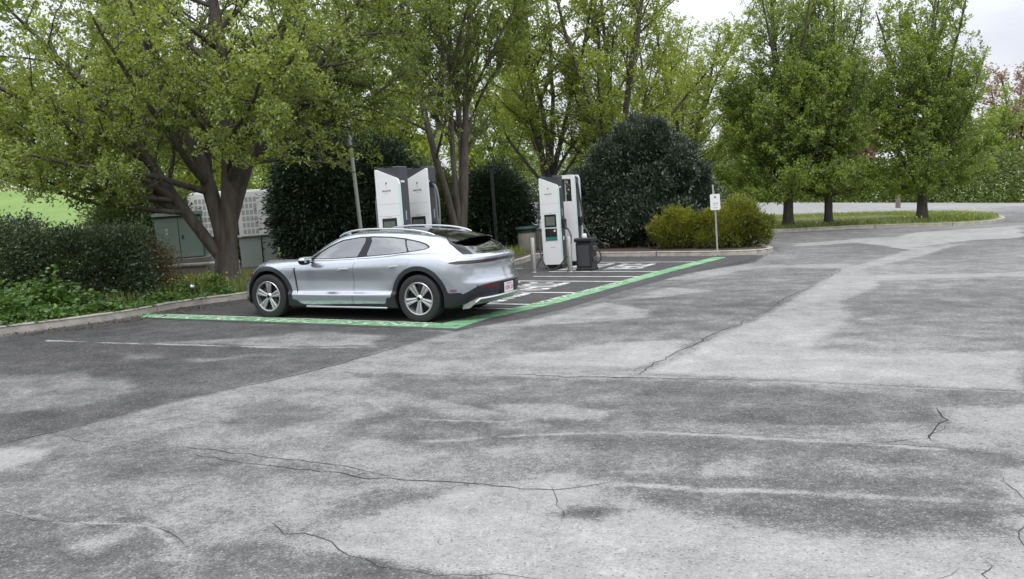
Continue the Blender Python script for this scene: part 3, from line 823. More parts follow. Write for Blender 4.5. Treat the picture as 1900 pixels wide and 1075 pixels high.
def tree_meshes(name, seed, trunk, stems, l2, l3, leaf, tip_env=None, bark_sides=8, tint_scale=.5, extra=(), clip_stems=False, flare=.4):
    """trunk=(height, radius, lean xy) ; stems=list of (dir, length, r, start height, up) ; l2=(per,t0,ang,ratio,up) ; l3 likewise ; leaf=(per twig, L, W)"""
    rng = np.random.default_rng(seed)
    H, R0, ln = trunk
    VV = []; FF = []; n0 = 0
    def put(V, F):
        nonlocal n0
        VV.append(V); FF.append(F + n0); n0 += len(V)
    # trunk with root flare
    nz = 9
    zz = np.linspace(-.15, H, nz)
    Pt = np.c_[ln[0] * np.clip(zz / max(H, .1), 0, 1) ** 1.2, ln[1] * np.clip(zz / max(H, .1), 0, 1) ** 1.2, zz][None]
    Rt = (R0 * (1 + flare * np.exp(-np.maximum(zz, 0) / (R0 * .9)) - .10 * zz / max(H, .1)))[None]
    V, F = tubes(Pt, Rt, 14)
    V[:, :2] += (fnoise(V * (2.2, 2.2, .8), seed, 3, 1.5)[:, None] * R0 * .16) * unit(V[:, :2] - Pt[0, :1, :2])
    put(V, F)
    top = Pt[0, -1]
    P1 = []; R1 = []; L1 = []
    n1 = 12
    for (d, L, r, z0, up) in stems:
        z0 = min(z0, H)
        base = np.array([np.interp(z0, zz, Pt[0, :, 0]), np.interp(z0, zz, Pt[0, :, 1]), z0])
        dd = unit(np.array(d, float))
        base = base - dd * R0 * .35 + np.array((dd[0], dd[1], 0)) * R0 * .45
        p = paths(base[None], dd[None], np.array([L]), n1, up, .055, rng)[0]
        P1.append(p); R1.append(r * np.linspace(1, .16, n1) ** .85); L1.append(L)
    mains = [(p_, r_) for p_, r_ in zip(P1, R1)]
    for (d, L, r, base, up) in extra:
        # leave the nearest main limb from its own axis, never thicker than it is there
        best = min(((np.linalg.norm(p_[i_] * (1 - f_) + p_[i_ + 1] * f_ - np.array(base)), k_, i_, f_) for k_, (p_, r_) in enumerate(mains) for i_ in range(1, 8) for f_ in (0, .25, .5, .75)), key=lambda q: q[0])
        p_, r_ = mains[best[1]]; base = p_[best[2]] * (1 - best[3]) + p_[best[2] + 1] * best[3]; r = min(r, .72 * r_[best[2]])
        p = paths(np.array([base], float), unit(np.array(d, float))[None], np.array([L]), n1, up, .06, rng)[0]
        P1.append(p); R1.append(r * np.linspace(1, .16, n1) ** .85); L1.append(L)
    P1 = np.array(P1); R1 = np.array(R1); L1 = np.array(L1)
    if clip_stems and tip_env is not None:
        for b_ in range(len(P1)):
            ok = tip_env(P1[b_]); ok[:3] = True
            if not ok.all():
                j = int(np.argmin(ok)); u_ = np.linspace(0, max(j - .6, 2), n1); k_ = np.minimum(u_.astype(int), n1 - 2); f_ = (u_ - k_)[:, None]
                P1[b_] = P1[b_][k_] * (1 - f_) + P1[b_][k_ + 1] * f_; L1[b_] *= max(j, 3) / (n1 - 1)
    V, F = tubes(P1, R1, bark_sides); put(V, F)
    P2, R2, L2 = sprout(P1, R1, L1, l2[0], l2[1], .98, l2[2], rng, l2[3], 8, l2[4], .08, .55, .5, .010, l2[5] if len(l2) > 5 else 0)
    if tip_env is not None:
        k = tip_env(P2[:, -1]); P2, R2, L2 = P2[k], R2[k], L2[k]
    V, F = tubes(P2, R2, 5); put(V, F)
    P3, R3, L3 = sprout(P2, R2, L2, l3[0], l3[1], 1.0, l3[2], rng, l3[3], 5, l3[4], .12, .3, .5, .0035)
    # twigs straight off the stems' upper halves as well
    P3b, R3b, L3b = sprout(P1, R1, L1 * .17, max(4, l2[0] + 4), .38, 1.0, (25, 70), rng, 1.0, 5, .3, .1, .3, .2, .004)
    P3 = np.r_[P3, P3b]; R3 = np.r_[R3, R3b]; L3 = np.r_[L3, L3b]
    if tip_env is not None:
        k = tip_env(P3[:, -1]); P3, R3, L3 = P3[k], R3[k], L3[k]
    V, F = tubes(P3, R3, 3); put(V, F)
    bark = mesh_data('trunk', np.concatenate(VV), np.concatenate(FF), True)
    # leaves
    per = leaf[0]
    B = len(P3)
    cnt = np.maximum(1, (per * np.clip(L3 / np.median(L3), .4, 1.8)).astype(int))
    bare = fnoise(P3[:, -1], seed + 5, 2, .55) < (leaf[3] if len(leaf) > 3 else -.9)
    cnt[bare] = cnt[bare] // 5
    idx = np.repeat(np.arange(B), cnt)
    nt_ = 5
    t = (np.floor(rng.random(len(idx)) ** .8 * nt_) + .35 + .3 * rng.random(B * 1)[idx]) / nt_ * 4.0 * .999
    k = np.minimum(t.astype(int), 3); fr = (t - k)[:, None]
    pos = P3[idx, k] * (1 - fr) + P3[idx, k+1] * fr + rng.normal(0, leaf[1] * .50, (len(idx), 3))
    tan = unit(P3[idx, k+1] - P3[idx, k])
    D = unit(tan * .5 + rng.normal(0, .75, (len(idx), 3)) + np.array([0, 0, -.15]))
    V, F = leaves_mesh(pos, D, leaf[1], leaf[2], rng)
    tw = rng.random(B)
    tint = np.clip(.5 + .34 * fnoise(pos, seed + 9, 3, tint_scale) + .22 * (tw[idx] - .5) + .22 * rng.normal(0, 1, len(idx)) * .6, 0, 1)
    crown = mesh_data('crown', V, F, False, {'tint': np.repeat(tint, 4)})
    return bark, crown

def bark_mat(name, c1, c2):
    m = pmat(name, c1, rough=.95, noise=(3, .9, c2), bump=(18, .9, .04))
    nt = m.node_tree
    # stretch the grain upright
    for nd in nt.nodes:
        if nd.type == 'TEX_NOISE':
            mp = nt.nodes.new('ShaderNodeMapping'); mp.inputs['Scale'].default_value = (2.6, 2.6, .45)
            src = nd.inputs['Vector'].links[0].from_socket
            nt.links.new(src, mp.inputs['Vector']); nt.links.new(mp.outputs['Vector'], nd.inputs['Vector'])
    return m
M_BARK = bark_mat('grey_brown_bark', (.070, .058, .048), (.155, .135, .115))
M_BARK2 = bark_mat('dark_bark', (.058, .050, .042), (.125, .108, .092))
M_LEAF1 = leaf_mat('pear_leaves', [(.070, .105, .018), (.160, .215, .032), (.255, .325, .050), (.345, .400, .085)], .45)
M_LEAF2 = leaf_mat('young_yellow_green_leaves', [(.100, .140, .022), (.205, .270, .038), (.305, .385, .058), (.390, .445, .088)], .54)
M_LEAF3 = leaf_mat('mid_green_leaves', [(.075, .125, .018), (.165, .245, .032), (.255, .345, .048), (.335, .415, .07)], .47)
M_BUD = leaf_mat('reddish_brown_buds', [(.13, .10, .06), (.25, .18, .11), (.36, .26, .17), (.40, .33, .20)], .35)
M_YEW = leaf_mat('dark_conifer_sprays', [(.008, .016, .008), (.018, .035, .015), (.034, .060, .024), (.060, .090, .036)], .15, .05)
M_RHODO = leaf_mat('leathery_evergreen_leaves', [(.020, .034, .018), (.042, .066, .036), (.078, .112, .062), (.15, .185, .105)], .16, .10, .42)
M_HEDGE = leaf_mat('dark_maroon_hedge_leaves', [(.020, .036, .013), (.046, .072, .025), (.082, .115, .038), (.145, .175, .060)], .28, .08)
M_BARB = leaf_mat('bronze_red_leaves', [(.06, .045, .020), (.13, .085, .036), (.19, .135, .05), (.15, .17, .055)], .3)
M_GOLD = leaf_mat('gold_green_needles', [(.055, .085, .014), (.150, .185, .024), (.275, .290, .034), (.400, .375, .050)], .38)
M_CEDAR = leaf_mat('soft_green_fronds', [(.025, .045, .014), (.060, .095, .024), (.105, .150, .036), (.16, .20, .05)], .35)
M_WEED = leaf_mat('bright_weed_leaves', [(.040, .085, .018), (.080, .160, .030), (.135, .245, .046), (.21, .33, .08)], .42)
M_GRASS = leaf_mat('grass_blades', [(.10, .16, .03), (.17, .25, .05), (.27, .32, .09), (.42, .40, .17)], .42)
M_FLOWER = leaf_mat('yellow_flower_heads', [(.45, .42, .08), (.55, .50, .14), (.6, .58, .3)], .3)

def tree_thing(name, label, group, loc, bark, crown, bmat, lmat, rot=0, scale=1.0, cat='tree'):
    t = empty(name, loc, (0, 0, rot)); t.scale = (scale,) * 3
    tag(t, label, cat, group)
    obj('trunk', bark, bmat, t); obj('crown', crown, lmat, t)
    return t

def vase(rng, k, a0, a1, L0, L1, r, z0, up, twist=0.0):
    out = []
    for i in range(k):
        az = 2 * PI * i / k + rng.normal(0, .25) + twist
        a = math.radians(rng.uniform(a0, a1))
        out.append(((math.cos(az) * math.sin(a), math.sin(az) * math.sin(a), math.cos(a)), rng.uniform(L0, L1), r * rng.uniform(.75, 1.1), z0 + rng.uniform(-.1, .3), up))
    return out
rg = np.random.default_rng(3)

# 1 the big spreading pear at the left, in front of the cabinets
st = [((-.50, -.10, .82), 6.6, .138, .62, .18), ((-.12, .10, 1.0), 8.0, .195, .72, .05), ((.13, -.06, 1.0), 8.2, .205, .70, .0),
      ((-.26, .35, .95), 7.2, .13, 1.0, .2), ((.10, .30, 1.0), 7.2, .12, 1.0, .15)]
# higher limbs leave the main ones further up
hi = [((-.7, -.55, .12), 3.6, .06, (-.62, -.12, 1.7), -.05), ((-.5, -.8, .15), 3.2, .055, (-.75, -.14, 1.95), -.08), 
      ((-.85, -.2, .45), 5.6, .10, (-.72, -.12, 1.75), .10), ((-.62, -.62, .50), 5.0, .09, (-.80, -.15, 1.95), .12), ((-.9, .25, .35), 5.8, .10, (-.85, -.10, 2.0), .08),
      ((.62, -.15, .70), 5.6, .13, (.36, -.05, 2.05), .05), ((.66, .10, .62), 5.4, .10, (.42, -.05, 2.35), .08), ((.62, .55, .60), 5.2, .09, (.45, .05, 2.5), .2), ((.45, -.70, .50), 4.8, .09, (.35, -.10, 2.3), .05),
      ((-.1, -.85, .42), 4.6, .085, (-.05, -.05, 2.2), .0), ((-.45, .7, .6), 5.4, .09, (-.42, .25, 2.2), .2), ((.9, .05, .30), 4.6, .075, (.55, .0, 2.7), .05), ((-.9, .0, .3), 5.2, .075, (-.95, -.10, 2.25), .08),
      ((-.45, -.80, .30), 4.4, .075, (-.50, -.15, 2.0), .0), ((.25, -.85, .35), 4.2, .075, (.25, -.1, 2.5), .0)]
def crown_env(P):
    rr = np.hypot(P[:, 0], P[:, 1])
    return P[:, 2] > np.where(P[:, 0] < -2.6, 2.30, np.where(P[:, 0] < -.55, 1.80, np.where(rr < 1.2, 2.05, 2.4)))
bk, cr = tree_meshes('big_pear', 5, (.82, .265, (.03, .0)), st, (17, .26, (38, 72), .44, -.10), (10, .12, (28, 65), .40, .05), (36, .072, .044, -.50), crown_env, extra=hi, flare=.22)
tree_thing('pear_tree', 'large spreading pear tree with a thick forked trunk behind the car bonnet', 'pear trees around the car park', (-6.15, 18.5, .12), bk, cr, M_BARK, M_LEAF1)

# 2 upright many-stemmed pear behind the chargers
st = [((-.17, -.05, 1), 10.5, .125, .3, .03), ((-.05, .12, 1), 11, .12, .35, .02), ((.10, -.05, 1), 11, .135, .3, .02), ((-.03, -.10, 1), 10.5, .10, .35, .02)]
hi = [((math.cos(a) * .5, math.sin(a) * .5, .9), rg.uniform(5, 7.5), .052, (.5 * math.cos(a), .5 * math.sin(a), rg.uniform(3.2, 5.2)), .35) for a in np.linspace(0, 2 * PI, 10)[:-1]]
bk, cr = tree_meshes('upright_pear', 8, (.40, .245, (0, 0)), st, (15, .25, (28, 58), .26, .15), (8, .1, (25, 60), .46, .15), (34, .088, .054, -.48), lambda P: P[:, 2] > 2.25, extra=hi)
tree_thing('pear_tree', 'upright pear tree with several stems rising together behind the car roof', 'pear trees around the car park', (-1.45, 25.6, .1), bk, cr, M_BARK, M_LEAF1, .4)

# 3 two thin taller trees behind the dark evergreen
st = vase(rg, 5, 5, 13, 10, 13, .12, 1.6, .1) + vase(rg, 7, 25, 50, 4.5, 7.5, .07, 2.2, .35)
bk3, cr3 = tree_meshes('thin_pear', 12, (2.3, .22, (.1, 0)), st, (14, .25, (35, 65), .27, .2), (7, .1, (25, 60), .46, .2), (26, .110, .066, -.36), lambda P: P[:, 2] > 2.0)
t3 = tree_thing('pear_tree', 'airy bright green pear tree rising behind the dark evergreen shrub', 'pear trees around the car park', (3.9, 31.5, .0), bk3, cr3, M_BARK2, M_LEAF2, .9)
t3b = copy_tree(t3); t3b.location = (1.7, 33.5, .0); t3b.rotation_euler.z = 3.2; t3b.scale = (1.06, 1.06, .98)
t3b['label'] = 'airy pear tree seen above and just left of the right hand charging posts'
t3c = copy_tree(t3); t3c.location = (7.6, 38.0, .0); t3c.rotation_euler.z = 5.1; t3c.scale = (.95, .95, .74)
t3c['label'] = 'shorter bright green pear tree showing between the dark evergreen and the verge trees'

# 4-6 three pears on the grass verge
def egg(h, r, zb, zc):
    def f(P):
        z = P[:, 2]; rr = np.hypot(P[:, 0], P[:, 1])
        k = np.where(z < zc, np.sqrt(np.clip(1 - ((zc - z) / (zc - zb)) ** 2, 0, 1)), np.clip((h - z) / (h - zc), 0, 1) ** .72)
        return rr < r * k
    return f
st = vase(rg, 5, 4, 11, 9.5, 11.0, .13, 1.4, .05) + vase(rg, 8, 24, 46, 5.0, 7.5, .07, 1.2, .55) + vase(rg, 8, 60, 86, 3.0, 4.2, .055, 1.25, .22, .3)
bk4, cr4 = tree_meshes('verge_pear', 21, (1.30, .215, (.02, 0)), st, (17, .20, (35, 70), .34, .12), (9, .08, (28, 65), .44, .12), (26, .105, .064, -.40), egg(14.2, 3.3, .85, 3.2), clip_stems=True)
t4 = tree_thing('pear_tree', 'verge pear tree nearest the small white sign, short bent trunk', 'pear trees on the grass verge', (11.35, 34.9, isl_z(11.35, 34.9) - .05), bk4, cr4, M_BARK2, M_LEAF3, .3)
t5 = copy_tree(t4); t5.location = (13.15, 35.3, isl_z(13, 35) - .05); t5.rotation_euler.z = 2.5; t5.scale = (.80, .80, 1.03); t5['label'] = 'middle pear tree of the three on the verge, low limbs fanning from its trunk'
t6 = copy_tree(t4); t6.location = (17.05, 35.4, isl_z(17, 35) - .05); t6.rotation_euler.z = 4.4; t6.scale = (1.0, 1.0, .98); t6['label'] = 'wide verge pear tree standing alone near the rounded end of the grass'

# shrubs ------------------------------------------------------------
def shrub_mesh(seed, radii, clumps, per, L, W, sig=.17, shell=.45, up=.35, flat=-.95, box=False, tint_scale=1.2, lump=.0):
    rng = np.random.default_rng(seed)
    radii = np.array(radii, float)
    if box:
        c = rng.uniform(-1, 1, (clumps * 3, 3))
        m = np.max(np.abs(c), 1)
        c = c[(m > shell)][:clumps]
        c[:, :2] *= (1 - .10 * np.clip(c[:, 2:3], 0, 1))
    else:
        d = unit(rng.normal(0, 1, (clumps * 2, 3)))
        d = d[d[:, 2] > flat][:clumps]
        r = (shell + (1 - shell) * rng.random(len(d)) ** .6)[:, None]
        r = r * (1 + lump * fnoise(d, seed, 3, 1.7)[:, None])
        c = d * r
    c = c * radii
    tw = rng.random(len(c))
    idx = np.repeat(np.arange(len(c)), per)
    off = rng.normal(0, 1, (len(idx), 3)) * sig * radii.min()
    pos = c[idx] + off
    D = unit(unit(c[idx] / radii) * .8 + unit(off) * .8 + rng.normal(0, .45, (len(idx), 3)) + np.array([0, 0, up]))
    V, F = leaves_mesh(pos, D, L, W, rng, face=.5)
    tint = np.clip(.45 + .30 * fnoise(pos, seed + 3, 3, tint_scale) + .25 * (tw[idx] - .5) + .16 * rng.normal(0, 1, len(idx)), 0, 1)
    fol = mesh_data('foliage', V, F, False, {'tint': np.repeat(tint, 4)})
    # inner stems from the ground to the clumps
    k = rng.permutation(len(c))[:min(len(c), 60)]
    z0 = -radii[2]
    n = 6; tt = np.linspace(0, 1, n)[None, :, None]
    base = np.c_[c[k, 0] * .25, c[k, 1] * .25, np.full(len(k), z0)]
    P = base[:, None] * (1 - tt) + c[k][:, None] * tt; P[..., 2] += 0.12 * radii[2] * np.sin(tt[..., 0] * PI)
    P = P + rng.normal(0, .03, P.shape)
    R = np.repeat((np.linspace(.022, .006, n) * max(1, radii.min()))[None], len(k), 0)
    V, F = tubes(P, R, 4)
    return fol, mesh_data('stem', V, F, True)
def shrub(name, label, cat, loc, radii, seed, clumps, per, L, W, mat, group=None, rot=0, **kw):
    fol, stem = shrub_mesh(seed, radii, clumps, per, L, W, **kw)
    t = empty(name, loc, (0, 0, rot)); tag(t, label, cat, group)
    obj('foliage', fol, mat, t); obj('stem', stem, M_BARK2, t)
    return t

# long clipped hedge at the left, plants run together
HK = dict(box=True, shell=.66, sig=.13, up=.25, tint_scale=1.6)
shrub('hedge', 'dark clipped hedge along the left kerb, its longer middle part', 'hedge', (-10.0, 15.0, .82), (1.75, .85, .90), 31, 900, 75, .058, .038, M_HEDGE, 'hedge plants along the kerb', .52, **HK)
shrub('hedge', 'dark clipped hedge end that joins the bronze shrub near the cabinet', 'hedge', (-8.05, 16.25, .70), (1.05, .8, .76), 32, 700, 75, .058, .038, M_HEDGE, 'hedge plants along the kerb', .55, **HK)
shrub('hedge', 'dark clipped hedge at the left edge of the photo', 'hedge', (-12.6, 12.9, .84), (1.6, .85, .90), 33, 600, 75, .058, .038, M_HEDGE, 'hedge plants along the kerb', .75, **HK)
shrub('bronze_shrub', 'bronze red twiggy shrub between the dark hedge and the green cabinet', 'shrub', (-7.60, 17.2, .68), (.80, .6, .62), 34, 330, 45, .05, .03, M_BARB, None, 0, shell=.4, sig=.2, lump=.3)
# soft cedar behind the hedge
shrub('cedar_bush', 'soft green conifer bush standing left of the green cabinet', 'shrub', (-10.9, 25.2, 1.35), (1.25, 1.1, 1.65), 35, 420, 60, .12, .05, M_CEDAR, None, 0, shell=.45, sig=.2, lump=.25, up=.1)
shrub('young_tree_bush', 'leafy young bush behind the cabinets, seen left of the thick trunk', 'shrub', (-9.3, 27.2, 1.5), (1.6, 1.2, 1.7), 36, 380, 60, .11, .06, M_LEAF1, None, 0, shell=.4, sig=.22, lump=.3)
# dark conifers behind the chargers
shrub('dark_conifer', 'very dark dense conifer beside the white power cabinet', 'shrub', (-5.30, 24.2, 1.75), (1.25, 1.1, 2.05), 37, 760, 65, .13, .045, M_YEW, 'dark conifers behind the car', 0, shell=.55, sig=.17, lump=.22, up=-.15)
shrub('dark_conifer', 'dark conifer right behind the grey lamp pole and left chargers', 'shrub', (-3.95, 25.0, 1.7), (1.35, 1.1, 1.95), 38, 700, 65, .13, .045, M_YEW, 'dark conifers behind the car', 0, shell=.55, sig=.17, lump=.22, up=-.15)
shrub('dark_conifer', 'dark conifer between the multi-stemmed tree and the litter bin', 'shrub', (-.45, 28.7, 1.25), (1.15, 1.0, 1.55), 39, 660, 65, .13, .045, M_YEW, 'dark conifers behind the car', 0, shell=.5, sig=.17, lump=.25, up=-.1)
shrub('green_conifer', 'softer green conifer partly hidden behind the multi-stemmed tree', 'shrub', (-2.55, 28.2, 1.3), (1.2, 1.0, 1.5), 40, 460, 60, .13, .045, M_CEDAR, None, 0, shell=.5, sig=.18, lump=.25, up=-.1)
def lobed(seed, lobes, dens, per, L, W, sig=.16, up=.35, tint_scale=1.0, stems=True):
    """foliage of overlapping lobes (x, y, z, rx, ry, rz): clumps sit on the outside of the union, with sprays sticking out"""
    rng = np.random.default_rng(seed)
    lob = np.array(lobes, float); C = []; O = []; G = []
    for i, l in enumerate(lob):
        n = int(dens * (l[3] * l[4] + l[3] * l[5] + l[4] * l[5]))
        d = unit(rng.normal(0, 1, (n, 3))); d = d[d[:, 2] > -.8]
        r = (.62 + .38 * rng.random(len(d)) ** .5) * (1 + .45 * fnoise(d * 2.1 + i, seed, 3, 1.0)) * np.where(rng.random(len(d)) < .14, rng.uniform(1.1, 1.32, len(d)), 1.0)
        p = l[:3] + d * r[:, None] * l[3:6]
        inside = np.zeros(len(p), bool)
        for j, m in enumerate(lob):
            if j != i: inside |= (((p - m[:3]) / (m[3:6] * .62)) ** 2).sum(1) < 1
        k = ~inside & (p[:, 2] > .05)
        C.append(p[k]); O.append(d[k]); G.append(np.full(k.sum(), min(l[3:6])))
    C = np.concatenate(C); O = np.concatenate(O); G = np.concatenate(G)
    tw = rng.random(len(C))
    # some clumps are spent or thin
    cnt = np.maximum(2, (per * rng.uniform(.35, 1.3, len(C))).astype(int))
    idx = np.repeat(np.arange(len(C)), cnt)
    off = rng.normal(0, 1, (len(idx), 3)) * (sig * G[idx])[:, None]
    pos = C[idx] + off; pos[:, 2] = np.maximum(pos[:, 2], .03)
    D = unit(O[idx] * .8 + unit(off) * .8 + rng.normal(0, .4, (len(idx), 3)) + np.array([0, 0, up]))
    V, F = leaves_mesh(pos, D, L, W, rng, face=1.0)
    tint = np.clip(.42 + .32 * fnoise(pos, seed + 3, 3, tint_scale) + .30 * (tw[idx] - .5) + .18 * rng.normal(0, 1, len(idx)), 0, 1)
    fol = mesh_data('foliage', V, F, False, {'tint': np.repeat(tint, 4)})
    k = rng.permutation(len(C))[:90]
    n = 6; tt = np.linspace(0, 1, n)[None, :, None]
    base = np.c_[C[k, 0] * .3, C[k, 1] * .3, np.zeros(len(k))]
    P = base[:, None] * (1 - tt) + C[k][:, None] * tt + rng.normal(0, .03, (len(k), n, 3))
    V, F = tubes(P, np.repeat(np.linspace(.03, .006, n)[None], len(k), 0), 4)
    return fol, mesh_data('stem', V, F, True)
def lobed_shrub(name, label, cat, loc, lobes, seed, dens, per, L, W, mat, group=None, **kw):
    fol, stem = lobed(seed, lobes, dens, per, L, W, **kw)
    t = empty(name, loc); tag(t, label, cat, group)
    obj('foliage', fol, mat, t); obj('stem', stem, M_BARK2, t)
    return t
# large dark broadleaf evergreen in the island
lobed_shrub('evergreen_shrub', 'tall dark leathery evergreen shrub filling the kerbed island', 'shrub', (4.25, 27.4, .1),
    [(-.85, 0, .95, 1.05, 1.0, .95), (.6, .1, 1.05, 1.1, 1.1, 1.05), (-.45, .2, 2.15, .95, .9, .9), (.05, .1, 3.35, .62, .6, .75), (-1.65, -.1, 2.05, .55, .6, .55), (1.55, 0, 1.55, .70, .7, .70),
     (.75, -.2, 2.55, .70, .7, .70), (1.95, -.2, .85, .65, .65, .65), (-1.85, -.3, .75, .60, .6, .60), (-.35, -.7, 1.05, .75, .6, .8), (.9, -.8, .75, .75, .5, .65), (-.75, -.3, 2.85, .50, .55, .50),
     (.45, -.3, 3.05, .45, .45, .45), (-.25, -.2, 3.0, .45, .45, .5), (1.3, -.4, 2.15, .45, .45, .4), (-1.25, -.5, 1.55, .5, .45, .45), (.1, -.7, 1.95, .6, .5, .5), (2.1, 0, 1.5, .35, .35, .35), (-2.0, 0, 1.45, .4, .4, .4), (-1.15, 0, 2.75, .55, .55, .5), (1.15, 0, 2.85, .55, .55, .5), (.45, 0, 3.25, .6, .6, .55), (-.5, 0, 3.25, .5, .5, .5), (1.75, 0, 2.2, .45, .45, .4)], 41, 165, 26, .130, .052, M_RHODO, sig=.13)
# gold green bushes by the sign
lobed_shrub('golden_bush', 'olive green low bush left of the sign post', 'bush', (5.05, 25.45, .1),
    [(0, 0, .55, .55, .5, .52), (-.35, .0, .42, .40, .4, .40), (.38, -.1, .45, .42, .4, .45), (.1, -.2, .85, .30, .30, .26), (-.62, 0, .62, .28, .28, .24), (.55, 0, .78, .26, .26, .22), (-.2, 0, 1.02, .22, .22, .18)], 43, 420, 26, .085, .026, M_GOLD, 'golden bushes by the sign', sig=.17, up=.6)
lobed_shrub('golden_bush', 'yellow green rounded bush at the kerb corner right of the sign post', 'bush', (6.55, 25.0, .1),
    [(0, 0, .62, .60, .6, .58), (-.45, .1, .60, .45, .45, .50), (.50, 0, .50, .45, .45, .45), (.15, -.2, 1.0, .42, .4, .34), (.45, .1, .90, .28, .32, .26), (-.3, -.3, .40, .40, .4, .36), (.78, -.1, .62, .30, .3, .26), (-.62, -.1, .88, .26, .26, .22), (.0, .0, 1.18, .24, .24, .20), (.72, 0, .28, .36, .36, .28), (-.75, -.1, .3, .34, .34, .3)], 44, 420, 26, .085, .026, M_GOLD, 'golden bushes by the sign', sig=.17, up=.6)

# weeds and grasses along the hedge foot (uncountable)
def blades(P, L, W, rng, lean=.35):
    n = len(P)
    az = rng.random(n) * 2 * PI
    d = np.c_[np.cos(az), np.sin(az)] * lean * rng.random(n)[:, None]
    s = np.c_[-np.sin(az + rng.normal(0, 1, n)), np.cos(az), np.zeros(n)] * (W * rng.uniform(.6, 1.3, n))[:, None] * .5
    h = (L * rng.uniform(.45, 1.25, n))[:, None]
    tip = P + np.c_[d * h, h[:, 0] * .95]
    mid_ = P + np.c_[d * h * .35, h[:, 0] * .55]
    V = np.stack([P - s, P + s, mid_ + s * .8, tip, mid_ - s * .8], 1).reshape(-1, 3)
    i = np.arange(n)[:, None] * 5
    F = np.concatenate([i + [[0, 1, 2]], i + [[0, 2, 4]], i + [[4, 2, 3]]], 0)
    return V, F
rng = np.random.default_rng(50)
def along(path, n, w0, w1):
    p = np.array(path); L = np.r_[0, np.cumsum(np.linalg.norm(np.diff(p, axis=0), axis=1))]
    u = rng.random(n) * L[-1]; x = np.interp(u, L, p[:, 0]); y = np.interp(u, L, p[:, 1])
    k = np.clip(np.searchsorted(L, u) - 1, 0, len(p) - 2); t = unit(p[k+1] - p[k]); nn = np.c_[-t[:, 1], t[:, 0]]
    return np.c_[x, y] + nn * rng.uniform(w0, w1, n)[:, None], u / L[-1]
foot = [(-11.8, 10.2), (-10.2, 11.6), (-8.6, 12.95), (-7.75, 13.75), (-7.24, 14.3), (-6.8, 14.9), (-6.55, 15.5), (-6.33, 16.1), (-5.85, 16.75), (-5.45, 17.2)]
p, u = along(foot, 980, .18, 1.0)
hgt = np.clip(.30 + .90 * fnoise(p, 7, 3, 2.3) + .15 * rng.normal(0, 1, len(p)), .10, 1.25) * np.clip(1.9 - 1.6 * u, .45, 1) * np.clip((np.linalg.norm(p - np.array(foot)[:, None], axis=2).min(0)) * 1.5, .35, 1)
idx = np.repeat(np.arange(len(p)), 26)
zz = rng.random(len(idx))
pos = np.c_[p[idx] + rng.normal(0, .075, (len(idx), 2)), .13 + zz * hgt[idx] * .9]
V, F = leaves_mesh(pos, np.c_[rng.normal(0, 1, (len(idx), 2)), rng.uniform(-.3, .6, len(idx))], .088, .060, rng)
tint = np.clip(.5 + .3 * fnoise(pos, 8, 3, 1.5) + .2 * rng.normal(0, 1, len(idx)), 0, 1)
tag(obj('weeds', mesh_data('weeds', V, F, False, {'tint': np.repeat(tint, 4)}), M_WEED), 'bright green leafy weeds spilling along the foot of the hedge', 'weeds', kind='stuff')
# rough grass round the tree and behind the bays' kerb
p1, _ = along([(-7.0, 15.2), (-6.6, 16.0), (-5.95, 16.9), (-5.45, 17.35), (-4.6, 18.75), (-3.5, 20.9)], 9000, .2, 2.4)
p2, _ = along([(-2.5, 22.7), (-1.8, 23.0), (-.7, 22.9), (-.15, 23.2), (.1, 24.2), (.7, 25.8)], 3500, .2, 2.2)
p3 = np.c_[rng.uniform(-8.5, -6.9, 2500), rng.uniform(17.5, 21, 2500)]
p4, _ = along([(-12.4, 9.3), (-10.2, 11.3), (-8.8, 12.55), (-8.2, 13.05)], 2200, -.16, .06)
pp = np.r_[p1, p2, p3]
V1, F1 = blades(np.c_[pp, np.full(len(pp), .11)], .30, .016, rng)
V2, F2 = blades(np.c_[p4, np.full(len(p4), .0)], .13, .012, rng, .8)
tint = np.r_[np.clip(rng.normal(.5, .25, len(pp)), 0, 1), np.clip(rng.normal(.8, .2, len(p4)), 0, 1)]
tag(obj('rough_grass', mesh_data('rough_grass', np.r_[V1, V2], np.r_[F1, F2 + len(V1)], False, {'tint': np.repeat(tint, 5)}), M_GRASS), 'rough unmown grass around the tree foot and along the kerb', 'grass', kind='stuff')
# yellow flower heads by the tree
p, _ = along([(-7.0, 15.6), (-6.5, 16.4), (-5.9, 17.1), (-5.4, 17.6)], 260, .25, 1.6)
V, F = leaves_mesh(np.c_[p, rng.uniform(.32, .52, len(p))], rng.normal(0, 1, (len(p), 3)), .05, .045, rng)
tag(obj('flowers', mesh_data('flowers', V, F, False, {'tint': np.repeat(rng.random(len(p)), 4)}), M_FLOWER), 'small pale yellow flower heads in the rough grass by the tree', 'flowers', kind='stuff')
# verge grass
c = np.array(ISLq)
q = np.c_[rng.uniform(7.5, 22.2, 42000), rng.uniform(33.3, 44.2, 42000)]
q = q[(poly_sd(q, c) < -.25)]
V, F = blades(np.c_[q, lot_z(q[:, 0], q[:, 1]) + .16], .16, .03, rng, .6)
tint = np.clip(.42 + .3 * fnoise(q, 3, 3, .5) + .22 * rng.normal(0, 1, len(q)), 0, 1)
tag(obj('verge_grass', mesh_data('verge_grass', V, F, False, {'tint': np.repeat(tint, 5)}), M_GRASS), 'long green and straw grass growing on the verge under the pear trees', 'grass', kind='stuff')
q2 = q[rng.permutation(len(q))[:500]]; q2 = q2[fnoise(q2, 12, 2, .6) > .05]
V, F = leaves_mesh(np.c_[q2, lot_z(q2[:, 0], q2[:, 1]) + rng.uniform(.28, .40, len(q2))], rng.normal(0, 1, (len(q2), 3)), .09, .08, rng)
